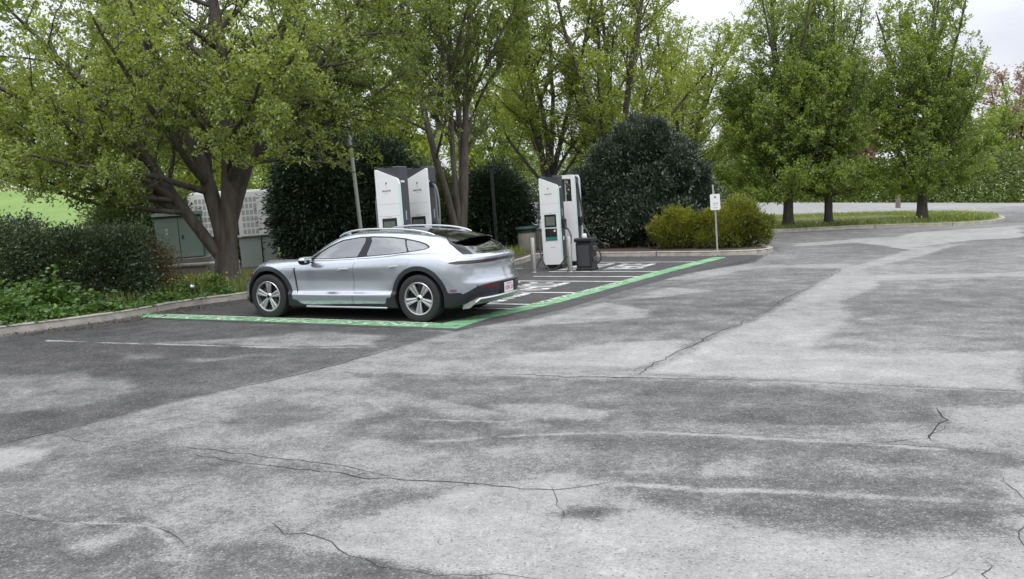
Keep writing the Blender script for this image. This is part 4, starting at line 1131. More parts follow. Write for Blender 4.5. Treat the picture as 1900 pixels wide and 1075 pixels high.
tag(obj('verge_flowers', mesh_data('verge_flowers', V, F, False, {'tint': np.repeat(rng.random(len(q2)), 4)}), M_FLOWER), 'pale yellow flower heads dotted over the grass verge', 'flowers', kind='stuff')
# ground litter of small leaves and clippings on the bed and the kerb side
p, _ = along(K_LEFT, 5000, -.75, -.02)
dens = rng.random(len(p)) < .15 + .85 * (p[:, 1] < 16.3) * (p[:, 1] > 13.2)
p = p[dens]
V, F = leaves_mesh(np.c_[p, np.full(len(p), .016)], np.c_[rng.normal(0, 1, (len(p), 2)), rng.normal(0, .12, len(p))], .035, .02, rng, .1)
M_LITTER = leaf_mat('dry_leaf_litter', [(.03, .02, .014), (.09, .055, .03), (.16, .11, .06)], .05, .02)
tag(obj('leaf_litter', mesh_data('leaf_litter', V, F, False, {'tint': np.repeat(rng.random(len(p)), 4)}), M_LITTER), 'brown leaf litter gathered in the gutter by the left kerb', 'leaf litter', kind='stuff')

# background trees ---------------------------------------------------
def far_tree(seed, h, r, leaf=.30, per=14, open_=-.3):
    rng2 = np.random.default_rng(seed)
    st = vase(rng2, 4, 4, 16, h * .72, h * .85, h * .016, h * .15, .1) + vase(rng2, 7, 30, 62, h * .35, h * .55, h * .009, h * .14, .35)
    return tree_meshes('far', seed, (h * .2, h * .024, (0, 0)), st, (10, .2, (35, 70), .36, .1), (6, .1, (25, 65), .5, .1), (per, leaf, leaf * .62, open_), None, 6, .25)
FAR = [far_tree(61, 11, 4, .26), far_tree(62, 13, 4, .28), far_tree(63, 9, 4, .22)]
labels = {
 'g': 'green broadleaf tree in the wood beyond the far road', 'y': 'yellow green tree in leaf beyond the rising lawn', 'r': 'reddish brown budding tree in the wood beyond the far road'}
def fz(x, y): return float(lot_z(x, y)) if x > -4 else float(lawn_z(np.array([x]), np.array([y]))[0])
bgs = [  # x, y, prototype, scale, kind, label
 (6.5, 60, 0, .62, 'g', 'green tree beyond the far road, seen behind the charging posts'),
 (12.5, 72, 1, .80, 'y', 'pale green tree beyond the far road, just right of the dark evergreen'),
 (20.5, 74, 2, 1.0, 'g', 'green tree beyond the far road, showing under the first verge tree'),
 (28.3, 74, 1, .84, 'r', 'reddish brown budding tree showing between the verge pear trees'),
 (31.6, 82, 0, .95, 'r', 'taller reddish tree far behind the gap in the verge pears'),
 (34.5, 70, 2, .80, 'g', 'low green tree behind the gap between verge pears'),
 (41.5, 74, 0, .72, 'g', 'green tree behind the right hand verge pear'),
 (48.2, 82, 1, .86, 'r', 'pinkish brown budding tree at the right edge of the photo'),
 (43.5, 66, 2, .62, 'g', 'small green tree at the right edge beyond the road'),
 (52, 76, 0, .8, 'g', 'green tree just outside the right edge beyond the road'),
 (-30, 66, 1, .90, 'y', 'yellow green tree on the lawn crest at the left edge'),
 (-22, 74, 0, .85, 'y', 'yellow green tree on the lawn crest behind the big pear'),
 (-14.5, 58, 2, 1.0, 'g', 'green tree beyond the lawn behind the cabinets'),
 (-9.5, 42, 1, .78, 'g', 'broad green tree standing behind the dark conifers'),
 (-4.8, 38, 0, .70, 'y', 'light green tree showing above the left charging posts'),
 (-13, 34, 2, .95, 'y', 'spring green tree behind the cabinets left of the conifers'),
 (-.5, 52, 1, .70, 'g', 'green tree far behind the multi-stemmed pear'),
 (-19.5, 30, 0, .85, 'g', 'green tree on the lawn near the left edge of the photo'),
]
MATS = {'g': M_LEAF3, 'y': M_LEAF2, 'r': M_BUD}
for i, (x, y, k, s, kd, lb) in enumerate(bgs):
    bk, cr = FAR[k]
    t = empty('background_tree', (x, y, fz(x, y) - .1), (0, 0, i * 1.7)); s *= 1.18; t.scale = (s, s, s)
    tag(t, lb, 'tree', 'trees in the background')
    obj('trunk', bk, M_BARK2, t)
    c2 = obj('crown', cr, None, t)
    if len(cr.materials) == 0: cr.materials.append(MATS[kd])
    c2.material_slots[0].link = 'OBJECT'; c2.material_slots[0].material = MATS[kd]
M_LEAF3D = leaf_mat('deep_green_thicket_leaves', [(.035, .060, .012), (.085, .130, .022), (.145, .205, .036), (.215, .275, .055)], .42)
# tangled undergrowth closing the view beyond the road: one mass
rng = np.random.default_rng(77)
def mass(name, pts, hts, depth, n, L, mat, label, seed):
    p = np.array(pts, float); Ls = np.r_[0, np.cumsum(np.linalg.norm(np.diff(p, axis=0), axis=1))]
    u = rng.random(n) * Ls[-1]
    x = np.interp(u, Ls, p[:, 0]); y = np.interp(u, Ls, p[:, 1]); h = np.interp(u, Ls, hts)
    dd = rng.random(n) * depth
    top = h * (.75 + .35 * fnoise(np.c_[u, dd], seed, 3, .16)) * (.8 + .2 * dd / depth)
    z = top * rng.random(n) ** 1.15
    Y = y + dd + .9 * fnoise(np.c_[u, z], seed + 1, 3, .35)
    base = np.where(x > -4, lot_z(x, Y), lawn_z(x, Y))
    P = np.c_[x, Y, base + z]
    V, F = leaves_mesh(P, np.c_[rng.normal(0, 1, (n, 2)), rng.normal(.2, .6, n)], L, L * .62, rng)
    tint = np.clip(.45 + .35 * fnoise(P, seed + 2, 3, .22) + .2 * rng.normal(0, 1, n), 0, 1)
    tag(obj(name, mesh_data(name, V, F, False, {'tint': np.repeat(tint, 4)}), mat), label, 'undergrowth', kind='stuff')
mass('undergrowth', [(-6, 67), (8, 67), (22, 67), (36, 66), (60, 64)], [5.2, 5.2, 5.8, 6.0, 5.4], 9, 72000, .26, M_LEAF3D, 'tangled green undergrowth along the far side of the road', 91)
mass('field_edge_growth', [(-75, 84), (-45, 88), (-22, 88), (-5, 72)], [5, 6, 6, 5], 7, 22000, .36, M_LEAF2, 'yellow green growth closing the top of the lawn', 95)

mass('woodland', [(-60, -20), (-25, -24), (10, -26), (45, -20)], [8, 9, 8, 9], 5, 9000, .7, M_LEAF3D, 'green woodland across the lot, mirrored in the car side', 98)
# ------------------------------------------------------------------ charging posts and street furniture
M_WPANEL = pmat('white_powder_coat', (.80, .81, .82), rough=.36, noise=(2, .25, (.72, .73, .74)))
M_WEDGE = pmat('frosted_mint_edge', (.62, .80, .74), rough=.3, coat=.3)
M_CHARC = pmat('charcoal_powder_coat', (.045, .048, .056), rough=.5, noise=(4, .3, (.06, .064, .07)))
M_BLK = pmat('black_plastic', (.012, .012, .014), rough=.42)
M_RUB = pmat('black_cable_rubber', (.030, .031, .034), rough=.38)
M_GRUB = pmat('grey_cable_rubber', (.16, .165, .17), rough=.5)
M_STEEL = pmat('brushed_stainless', (.56, .55, .53), rough=.26, metal=.95)
M_SCRN = pmat('dim_touch_screen', (.10, .13, .12), rough=.12, coat=.4, noise=(18, .7, (.17, .20, .18)))
M_SGLASS = pmat('dark_reader_panel', (.008, .010, .011), rough=.12, coat=.5)
M_TEAL = pmat('teal_sticker', (.02, .20, .15), rough=.4)
M_INK = pmat('dark_grey_ink', (.025, .03, .03), rough=.5)
M_WSTK = pmat('white_sticker', (.75, .75, .75), rough=.4)
M_UGREEN = pmat('utility_green_paint', (.215, .290, .255), rough=.5, noise=(1.6, .35, (.25, .33, .29)))
M_UGREEND = pmat('utility_dark_green_paint', (.045, .095, .072), rough=.5)
M_GREYG = pmat('grey_green_base_paint', (.27, .315, .30), rough=.55)
M_CONC = pmat('old_concrete', (.24, .23, .205), rough=.9, noise=(4, .7, (.15, .145, .13)), bump=(30, .4, .01))
M_WHTM = pmat('white_enclosure_paint', (.80, .81, .82), rough=.4, noise=(1.5, .2, (.66, .67, .68)))
M_VENT = pmat('vent_grey_mesh', (.40, .41, .425), rough=.6)
M_POLE = pmat('galvanised_pole', (.36, .36, .355), rough=.5, metal=.4)
M_WOODP = pmat('weathered_timber_post', (.17, .15, .12), rough=.9, bump=(20, .5, .01))
M_DGREEN = pmat('dark_green_lid', (.020, .048, .042), rough=.5)
M_STONE = pmat('exposed_aggregate_concrete', (.215, .20, .165), rough=.95, noise=(60, .8, (.33, .31, .27)), bump=(90, .6, .006))

YAW = math.atan2(.437, -.899) - PI      # local +x along -A (towards the border), +y along ... see below
# local frame of a post: x = towards the green border (-A), y = into the row (B), front faces -y
XA = np.array((.899, -.437)); POST_ROT = math.atan2(XA[1], XA[0])

def logo(parent, x, y, z, M):
    """small leaf-like mark above the two lines of the maker's name"""
    b = MB()
    b.prism([(x - .012, z + .010), (x + .016, z + .020), (x + .022, z + .050), (x - .004, z + .044)], y - .003, y, 1)
    b.build('logo_leaf', M_INK, parent)
    b = MB(); b.tube([(x + .006, y - .0015, z + .006), (x - .002, y - .0015, z - .016), (x + .010, y - .0015, z - .036), (x - .004, y - .0015, z - .062)], .003, 5)
    b.build('logo_line', M_VENT, parent)
    text_obj('maker_name', 'electrify', .058, frame((1, 0, 0), (0, 0, 1), (x, y - .002, z - .105)), M_INK, parent)
    text_obj('maker_name', 'america', .024, frame((1, 0, 0), (0, 0, 1), (x, y - .002, z - .150)), M_VENT, parent)

def post(label, x, y, flip=False, z=0.0):
    """solid charging post: charcoal body, white front and rear fascias with a slanted top"""
    t = empty('charging_post', (x, y, z), (0, LEAN, POST_ROT)); tag(t, label, 'charging post', 'charging posts')
    s = -1 if flip else 1
    W, D, H = .50, .36, 2.30
    b = MB(); b.box((0, .02, .05 - z / 2), (.44, .32, .10 + z), .01); b.build('plinth', M_BLK, t)
    b = MB(); b.box((0, .03, .10 + (H - .10) / 2), (W - .02, D - .06, H - .10), .018); b.build('body', M_CHARC, t)
    for k, yy in ((0, -D / 2),):
        # fascia: slanted top edge, rounded shoulder on the low side
        zl, zh = 2.06, 2.27
        sl = s if k == 0 else -s
        p = [(-.25, .12), (.25, .12), (.25, zl - .08), (.246, zl - .03), (.225, zl + .008), (.19, zl + .03), (-.235, zh - .004), (-.25, zh - .02)]
        if sl < 0: p = [(-a, c) for a, c in p][::-1]
        b = MB(); b.prism(p, yy, yy + .06, 1); fa = b.build('fascia', M_WPANEL, t)
        # frosted edge light along the low side of the fascia
        e = [(.236 * sl, .14), (.256 * sl, .14), (.256 * sl, zl - .08), (.236 * sl, zl - .04)]
        if sl < 0: e = e[::-1]
        b = MB(); b.prism(e, yy - .004, yy + .066, 1); b.build('edge_light', M_WEDGE, fa)
        if k == 0:
            yf = yy
            logo(fa, -.02 * s, yf, 1.97, t)
            b = MB(); b.box((0, yf - .004, 1.205), (.315, .016, .315), .006); sc = b.build('screen_bezel', M_BLK, fa)
            b = MB(); b.box((0, yf - .0135, 1.195), (.245, .006, .215), .002); b.build('screen', M_SCRN, sc)
            b = MB(); b.box((0, yf - .002, .865), (.315, .012, .30), .004); rd = b.build('reader_panel', M_SGLASS, fa)
            b = MB(); b.box((0, yf - .009, .765), (.30, .004, .085), 0); b.build('reader_label', M_TEAL, rd)
            b = MB(); b.box((.10, yf - .010, .955), (.045, .006, .05), 0); b.build('reader_sticker', M_WSTK, rd)
            for zs in (.70, 1.40, 1.62):
                b = MB(); b.box((0, yf - .0006, zs), (.478, .003, .0045)); b.build('panel_seam', M_VENT, fa)
            text_obj('fascia_print', 'electrify', .034, frame((1, 0, 0), (0, 0, 1), (.02, yf - .002, .55)), M_INK, fa)
            text_obj('screen_hint', 'tap screen', .026, frame((1, 0, 0), (0, 0, 1), (0, yf - .002, 1.385)), M_VENT, fa)
    # side details: number sticker, holster with the plug, status strip
    b = MB(); b.box((.2415, -.02, 2.02), (.006, .13, .035)); b.build('number_sticker', M_WSTK, t)
    b = MB(); b.box((.2415, .02, 1.40), (.006, .028, .17)); b.build('side_sticker', M_VENT, t)
    b = MB(); b.box((.290, -.02, 1.13), (.10, .15, .22), .02); h = b.build('holster', M_BLK, t)
    b = MB(); b.tube([(.33, -.03, 1.12), (.36, -.10, 1.06), (.375, -.15, .99)], [.035, .030, .026], 8); b.build('plug', M_BLK, h, True)
    b = MB(); b.box((.2415, .03, .76), (.006, .06, .09)); b.build('warning_sticker', M_WSTK, t)
    b = MB(); b.box((0, 0, H + .004), (.20, .26, .012), .003); b.build('top_plate', M_BLK, t)
    return t

def cable(parent, pts, r=.018, mat=None):
    p = np.array(pts, float); q = [p[0]]
    for i in range(len(p) - 1):
        p0 = p[max(i-1, 0)]; p1 = p[i]; p2 = p[i+1]; p3 = p[min(i+2, len(p)-1)]
        for t in np.linspace(0, 1, 8)[1:]:
            q.append(.5 * ((2*p1) + (-p0 + p2)*t + (2*p0 - 5*p1 + 4*p2 - p3)*t*t + (-p0 + 3*p1 - 3*p2 + p3)*t**3))
    return MB().tube(np.array(q), r, 8).build('cable', mat or M_RUB, parent, True, 70)

# right-hand pair
pa = post('white charging post with a black cable looped in front of it, right hand pair', 1.13, 21.35)
cable(pa, [(-.255, -.05, 2.05), (-.29, -.12, 1.86), (-.28, -.20, 1.4), (-.27, -.32, .90), (-.17, -.50, .36), (.04, -.62, .07), (.24, -.66, .04), (.44, -.62, .20), (.58, -.50, .50), (.60, -.38, .78), (.50, -.26, .96), (.39, -.16, 1.02)], .021)
MB().box((-.262, -.03, 2.02), (.05, .14, .22), .012).build('cable_outlet', M_BLK, pa)
cable(pa, [(-.26, .10, .55), (-.40, .0, .28), (-.50, -.12, .06)], .020)

# open-framed post behind it
def arch_post(label, x, y):
    t = empty('charging_post', (x, y, 0), (0, LEAN, POST_ROT)); tag(t, label, 'charging post', 'charging posts')
    MB().box((0, 0, .05), (.46, .40, .10), .01).build('plinth', M_BLK, t)
    MB().box((0, 0, .86), (.46, .275, 1.52), .012).build('body', M_CHARC, t)
    MB().box((.19, 0, 1.95), (.08, .275, .66), .010).build('upright', M_CHARC, t)
    MB().box((-.19, 0, 1.95), (.08, .275, .66), .010).build('upright', M_CHARC, t)
    MB().box((0, 0, 2.285), (.36, .275, .03), .006).build('top_bar', M_CHARC, t)
    for yy in (-.20, .14):
        # rounded frame with an opening in its upper part, made of four pieces joined end to end
        out = []
        R = .09
        for cx, cz, a0 in ((.25 - R, 2.33 - R, 0), (-.25 + R, 2.33 - R, 90)):
            for a in np.linspace(a0, a0 + 90, 7): out.append((cx + R * math.cos(R_(a)), cz + R * math.sin(R_(a))))
        inn = []
        r = .035
        for cx, cz, a0 in ((.155 - r, 2.235 - r, 0), (-.155 + r, 2.235 - r, 90)):
            for a in np.linspace(a0, a0 + 90, 7): inn.append((cx + r * math.cos(R_(a)), cz + r * math.sin(R_(a))))
        b = MB()
        o2 = [(.25, 1.66)] + out + [(-.25, 1.66)]; i2 = [(.155, 1.66)] + inn + [(-.155, 1.66)]
        n = len(o2)
        V = [(a, yy, c) for a, c in o2] + [(a, yy, c) for a, c in i2] + [(a, yy + .06, c) for a, c in o2] + [(a, yy + .06, c) for a, c in i2]
        F = []
        for i in range(n - 1):
            F += [(i, i+1, n+i+1, n+i), (2*n+i+1, 2*n+i, 3*n+i, 3*n+i+1), (i+1, i, 2*n+i, 2*n+i+1), (n+i, n+i+1, 3*n+i+1, 3*n+i)]
        b.add(V, F); b.prism([(-.25, .12), (.25, .12), (.25, 1.66), (-.25, 1.66)], yy, yy + .06, 1)
        fa = b.build('fascia', M_WPANEL, t)
        for sx in (1, -1):
            MB().box((sx * .2535, yy + .03, 1.19), (.007, .068, 2.10)).build('edge_light', M_WEDGE, fa)
    MB().box((.285, .0, 1.14), (.11, .15, .22), .02).build('holster', M_BLK, t)
    cable(t, [(.25, .02, 2.12), (.285, -.02, 1.95), (.33, -.02, 1.55), (.35, -.02, 1.25), (.34, -.02, 1.15)], .022)
    cable(t, [(.34, -.03, 1.08), (.48, -.10, .86), (.60, -.14, .66), (.74, -.10, .42), (.80, -.05, .20), (.72, .0, .06), (.55, .02, .03)], .018)
    return t
arch_post('open framed white charging post half hidden behind the cable looped one', 1.62, 22.25)

# left-hand pair seen over the car roof
pl1 = post('white charging post above the car roof, logo in full view', -2.08, 15.95, False, .17)
cable(pl1, [(-.255, -.05, 1.95), (-.30, -.12, 1.7), (-.29, -.15, 1.2), (-.27, -.22, .7), (-.12, -.40, .2), (.10, -.42, .05), (.33, -.35, .3), (.40, -.22, .8), (.375, -.15, .99)], .018, M_GRUB)
pl2 = post('white charging post above the car roof, its logo cut by the post in front', -1.62, 16.65, True, .17)
MB().box((.262, .0, 1.98), (.05, .13, .12), .012).build('cable_outlet', M_BLK, pl2)
cable(pl2, [(.28, -.02, 1.96), (.36, -.05, 1.90), (.415, -.08, 1.70), (.43, -.10, 1.40), (.40, -.10, 1.05), (.36, -.12, .9), (.37, -.14, .99)], .018, M_GRUB)
cable(pl2, [(.28, .02, 1.92), (.30, .02, 1.6), (.33, -.02, 1.2), (.36, -.05, .95), (.36, -.05, .6)], .014, M_GRUB)

# bollards
for i, (x, y, lb) in enumerate(((.555, 20.55, 'shiny steel bollard left of the cable looped charging post'), (1.405, 20.28, 'shiny steel bollard standing in front of the black bin'))):
    t = empty('bollard', (x, y, 0), (0, LEAN, 0)); tag(t, lb, 'bollard', 'steel bollards by the charging posts')
    MB().lathe([(0, .84), (.045, .84), (.056, .832), (.060, .815), (.060, .02), (.060, .0)], seg=24).build('tube', M_STEEL, t, True, 40)
    MB().lathe([(0.058, .022), (.085, .020), (.088, .004), (.088, 0)], seg=24).build('base_ring', M_STEEL, t, True, 30)

# black service bin
t = empty('service_bin', (1.84, 20.62, 0), (0, LEAN, POST_ROT)); tag(t, 'black square service bin with a white cup on it, right of the steel bollard', 'bin')
b = MB(); b.box((0, 0, .36), (.40, .40, .66), .03); b.box((0, 0, .03), (.43, .43, .06), .015); b.build('bin_body', M_BLK, t)
b = MB(); b.box((0, 0, .735), (.45, .45, .10), .025); b.build('bin_lid', M_BLK, t)
MB().box((-.0, -.203, .36), (.30, .008, .50), .003).build('front_panel', M_CHARC, t)
for z in (.26, .52): MB().box((.212, 0, z), (.045, .24, .12), .02).build('side_pocket', M_CHARC, t)
b = MB(); b.lathe([(0, .10), (.03, .098), (.052, .075), (.060, .04), (.058, .0), (0, .0)], (.0, .04, 0), 16); cup = b.build('paper_cup', M_WSTK, None, True, 40)
cup.location = (1.80, 20.60, .786); tag(cup, 'white rounded cup left on top of the black bin', 'cup')

# litter bin on the grass behind
t = empty('litter_bin', (.55, 27.2, .115), (0, LEAN, 0)); tag(t, 'round concrete litter bin with a dark green lid under the conifer', 'litter bin')
MB().lathe([(0, 0), (.27, 0), (.285, .03), (.285, .56), (.275, .60), (0, .60)], seg=28).build('drum', M_STONE, t, True, 40)
MB().lathe([(.275, .585), (.31, .59), (.315, .66), (.36, .685), (.365, .72), (.33, .755), (.20, .775), (.14, .77), (.12, .70), (0, .69)], seg=28).build('lid', M_DGREEN, t, True, 40)
t = empty('planter_box', (1.02, 27.8, .115), (0, 0, .1)); tag(t, 'dull green square litter box behind the round concrete bin', 'litter box')
MB().box((0, 0, .30), (.46, .46, .60), .02).build('box_body', M_WOODP, t); MB().box((0, 0, .63), (.50, .50, .05), .015).build('box_lid', M_DGREEN, t)

# sign on a thin post
t = empty('parking_sign', (5.67, 23.42, .125), (0, LEAN - .005, 0)); tag(t, 'small white notice sign on a thin steel post in front of the golden bushes', 'sign')
p = MB(); p.box((0, 0, .62), (.045, .03, 1.24)); p.box((0, -.012, 1.20), (.012, .02, .9)); p.build('sign_post', M_POLE, t)
MB().box((-.035, 0, 1.66), (.035, .022, .30)).build('upper_stub', pmat('pale_wood_stub', (.45, .45, .33), .8), t)
pts = []
for cx, cz, a0 in ((.10, .18, 0), (-.10, .18, 90), (-.10, -.18, 180), (.10, -.18, 270)):
    for a in np.linspace(a0, a0 + 90, 5): pts.append((cx + .035 * math.cos(R_(a)), 1.34 + cz + .035 * math.sin(R_(a))))
sg = MB().prism(pts, -.040, -.030, 1).build('sign_plate', M_WSTK, t)
text_obj('sign_symbol', '*', .16, frame((1, 0, 0), (0, 0, 1), (0, -.0415, 1.44)), M_INK, sg)
for z, s, tx in ((1.31, .042, 'electrify'), (1.26, .026, 'charging only'), (1.185, .040, 'america')):
    text_obj('sign_lettering', tx, s, frame((1, 0, 0), (0, 0, 1), (0, -.0415, z)), M_INK, sg)

# lamp poles
t = empty('lamp_post', (-3.92, 23.0, .1), (0, LEAN - .03, 0)); tag(t, 'slender grey pole rising out of sight behind the left chargers', 'lamp post', 'poles behind the bays')
MB().tube([(0, 0, 0), (0, 0, 2.4), (0, 0, 4.1)], [.058, .052, .046], 12).build('pole', M_POLE, t, True, 60)
MB().lathe([(.06, 0), (.11, .0), (.11, .03), (.06, .06)], seg=16).build('base_plate', M_POLE, t, True)
MB().box((0, -.25, 4.1), (.16, .60, .09), .03).build('lamp_head', M_CHARC, t)
t = empty('lamp_post', (-.42, 27.6, .1), (0, LEAN, 0)); tag(t, 'black square post standing in front of the right dark conifer', 'lamp post', 'poles behind the bays')
MB().box((0, 0, 1.35), (.12, .12, 2.7), .012).build('pole', M_BLK, t)
MB().box((0, 0, 2.74), (.17, .17, .08), .02).build('lamp_head', M_BLK, t)
MB().box((0, 0, .05), (.2, .2, .1), .02).build('base_plate', M_BLK, t)
t = empty('marker_post', (22.95, 50.6, float(lot_z(22.95, 50.6))), (0, LEAN, 0)); tag(t, 'short dark timber post beyond the verge, left of the lone pear', 'post')
MB().tube([(0, 0, -.1), (0, 0, .86)], .14, 10).build('timber', M_WOODP, t, True); MB().box((.0, -.06, 1.05), (.26, .22, .40), .03).build('head_box', M_CHARC, t)

# utility cabinets behind the big tree
def utility():
    t = empty('utility_cabinet', (-8.25, 21.6, .12), (0, LEAN, .30)); tag(t, 'grey green metal transformer cabinet on a concrete pad left of the big tree', 'utility cabinet')
    MB().box((0, 0, .27), (1.35, .95, .54), .02).build('concrete_pad', M_CONC, t)
    MB().box((0, 0, 1.07), (1.10, .72, 1.06), .015).build('cabinet_body', M_UGREEND, t)
    for sx in (-1, 1):
        d = MB().box((sx * .268, -.368, 1.05), (.52, .022, .98), .006).build('door', M_UGREEN, t)
        if sx > 0: MB().box((-.18 + .268, -.390, 1.06), (.035, .03, .10), .008).build('handle', M_BLK, d)
        else:
            MB().box((-.24, -.382, 1.30), (.018, .006, .22)).build('label_strip', M_GREYG, d)
            for z in (1.17, 1.26): MB().box((-.28, -.3815, z), (.05, .006, .06)).build('sticker', pmat('cream_sticker', (.60, .58, .42), .5), d)
    b = MB(); b.prism([(-.42, 1.60), (.42, 1.60), (.40, 1.66), (-.40, 1.68)], -.58, .58, 0); b.build('roof', M_UGREEN, t)
    # slab with a cap in front
utility()
t = empty('stone_plinth', (-7.75, 20.4, .1), (0, 0, .3)); tag(t, 'low concrete plinth with a cap slab under the green cabinet', 'plinth')
MB().box((0, 0, .20), (.95, .5, .40), .02).build('base_block', M_STONE, t); MB().box((0, 0, .43), (1.05, .60, .06), .015).build('cap_slab', M_CONC, t)

def power_cabinet(x, y, rot, label):
    t = empty('power_cabinet', (x, y, .12), (0, LEAN, rot)); tag(t, label, 'power cabinet', 'white power cabinets behind the big tree')
    MB().box((0, 0, .43), (1.00, .70, .86), .01).build('plinth_panel', M_GREYG, t)
    MB().box((.12, -.356, .43), (.03, .03, .84)).build('conduit', M_BLK, t)
    MB().box((0, 0, 1.56), (1.06, .78, 1.36), .015).build('enclosure', M_WHTM, t)
    d = MB().box((.03, -.402, 1.55), (.94, .024, 1.28), .006).build('door', M_WHTM, t)
    for i in range(6):
        for j in range(4):
            g = MB(); x0 = -.30 + j * .115; z0 = 1.04 + i * .185
            g.box((x0, -.4165, z0), (.085, .006, .135)); v_ = g.build('vent_grille', M_VENT, d)
    for i in range(3): MB().box((.36, -.42, 1.15 + i * .38), (.09, .012, .018)).build('hinge', M_CHARC, d)
    MB().box((-.415, -.418, 1.93), (.05, .012, .06)).build('lock', M_BLK, d)
    MB().box((-.50, -.396, 1.36), (.06, .02, .80)).build('side_slot', M_CHARC, t)
    return t
power_cabinet(-7.42, 25.4, .18, 'white power cabinet with square vent grilles right of the big tree trunk')
power_cabinet(-9.05, 26.2, .18, 'white power cabinet seen through the fork of the big tree')
# white railing tube and post by the cabinets
t = empty('white_railing', (-6.95, 20.9, .1)); tag(t, 'low white pipe rail running past the foot of the cabinets', 'railing')
MB().tube([(-1.1, -.05, .42), (-.4, .02, .43), (.3, .10, .43)], .032, 10).build('rail', M_WSTK, t, True)
for x in (-1.0, .2): MB().tube([(x, .05 + x * .14, 0), (x, .05 + x * .14, .42)], .028, 8).build('rail_post', M_WSTK, t, True)
t = empty('white_post', (-6.92, 21.7, .1), (0, LEAN - .04, 0)); tag(t, 'thin white square post standing between tree trunk and vented cabinet', 'post')
MB().box((0, 0, 1.15), (.09, .09, 2.3), .01).build('shaft', M_WHTM, t); MB().box((0, 0, .05), (.16, .16, .1), .01).build('shoe', M_GREYG, t)
# small solar garden light in the weeds
t = empty('garden_light', (-6.28, 16.75, .12)); tag(t, 'small glass ball garden light in the weeds by the kerb', 'garden light')
MB().lathe([(0, -.02), (.012, -.02), (.012, .16), (0, .16)], seg=8).build('stake', M_BLK, t)
MB().lathe([(0, .15), (.045, .165), (.062, .205), (.055, .245), (.03, .27), (0, .275)], seg=14).build('globe', M_STEEL, t, True, 60)
# ------------------------------------------------------------------ the parked car
def pchip(xs, ys, x):
    xs = np.asarray(xs, float); ys = np.asarray(ys, float); x = np.asarray(x, float)
    h = np.diff(xs); d = np.diff(ys) / h; m = np.zeros(len(xs))
    m[0] = d[0]; m[-1] = d[-1]
    for i in range(1, len(xs) - 1):
        if d[i-1] * d[i] > 0:
            w1 = 2*h[i] + h[i-1]; w2 = h[i] + 2*h[i-1]
            m[i] = (w1 + w2) / (w1 / d[i-1] + w2 / d[i])
    k = np.clip(np.searchsorted(xs, x) - 1, 0, len(xs) - 2)
    t = np.clip((x - xs[k]) / h[k], 0, 1)
    return ((2*t**3 - 3*t**2 + 1) * ys[k] + (t**3 - 2*t**2 + t) * h[k] * m[k]
            + (-2*t**3 + 3*t**2) * ys[k+1] + (t**3 - t**2) * h[k] * m[k+1])

def sstep(a, b, x):
    t = np.clip((x - a) / (b - a), 0, 1)
    return t * t * (3 - 2 * t)

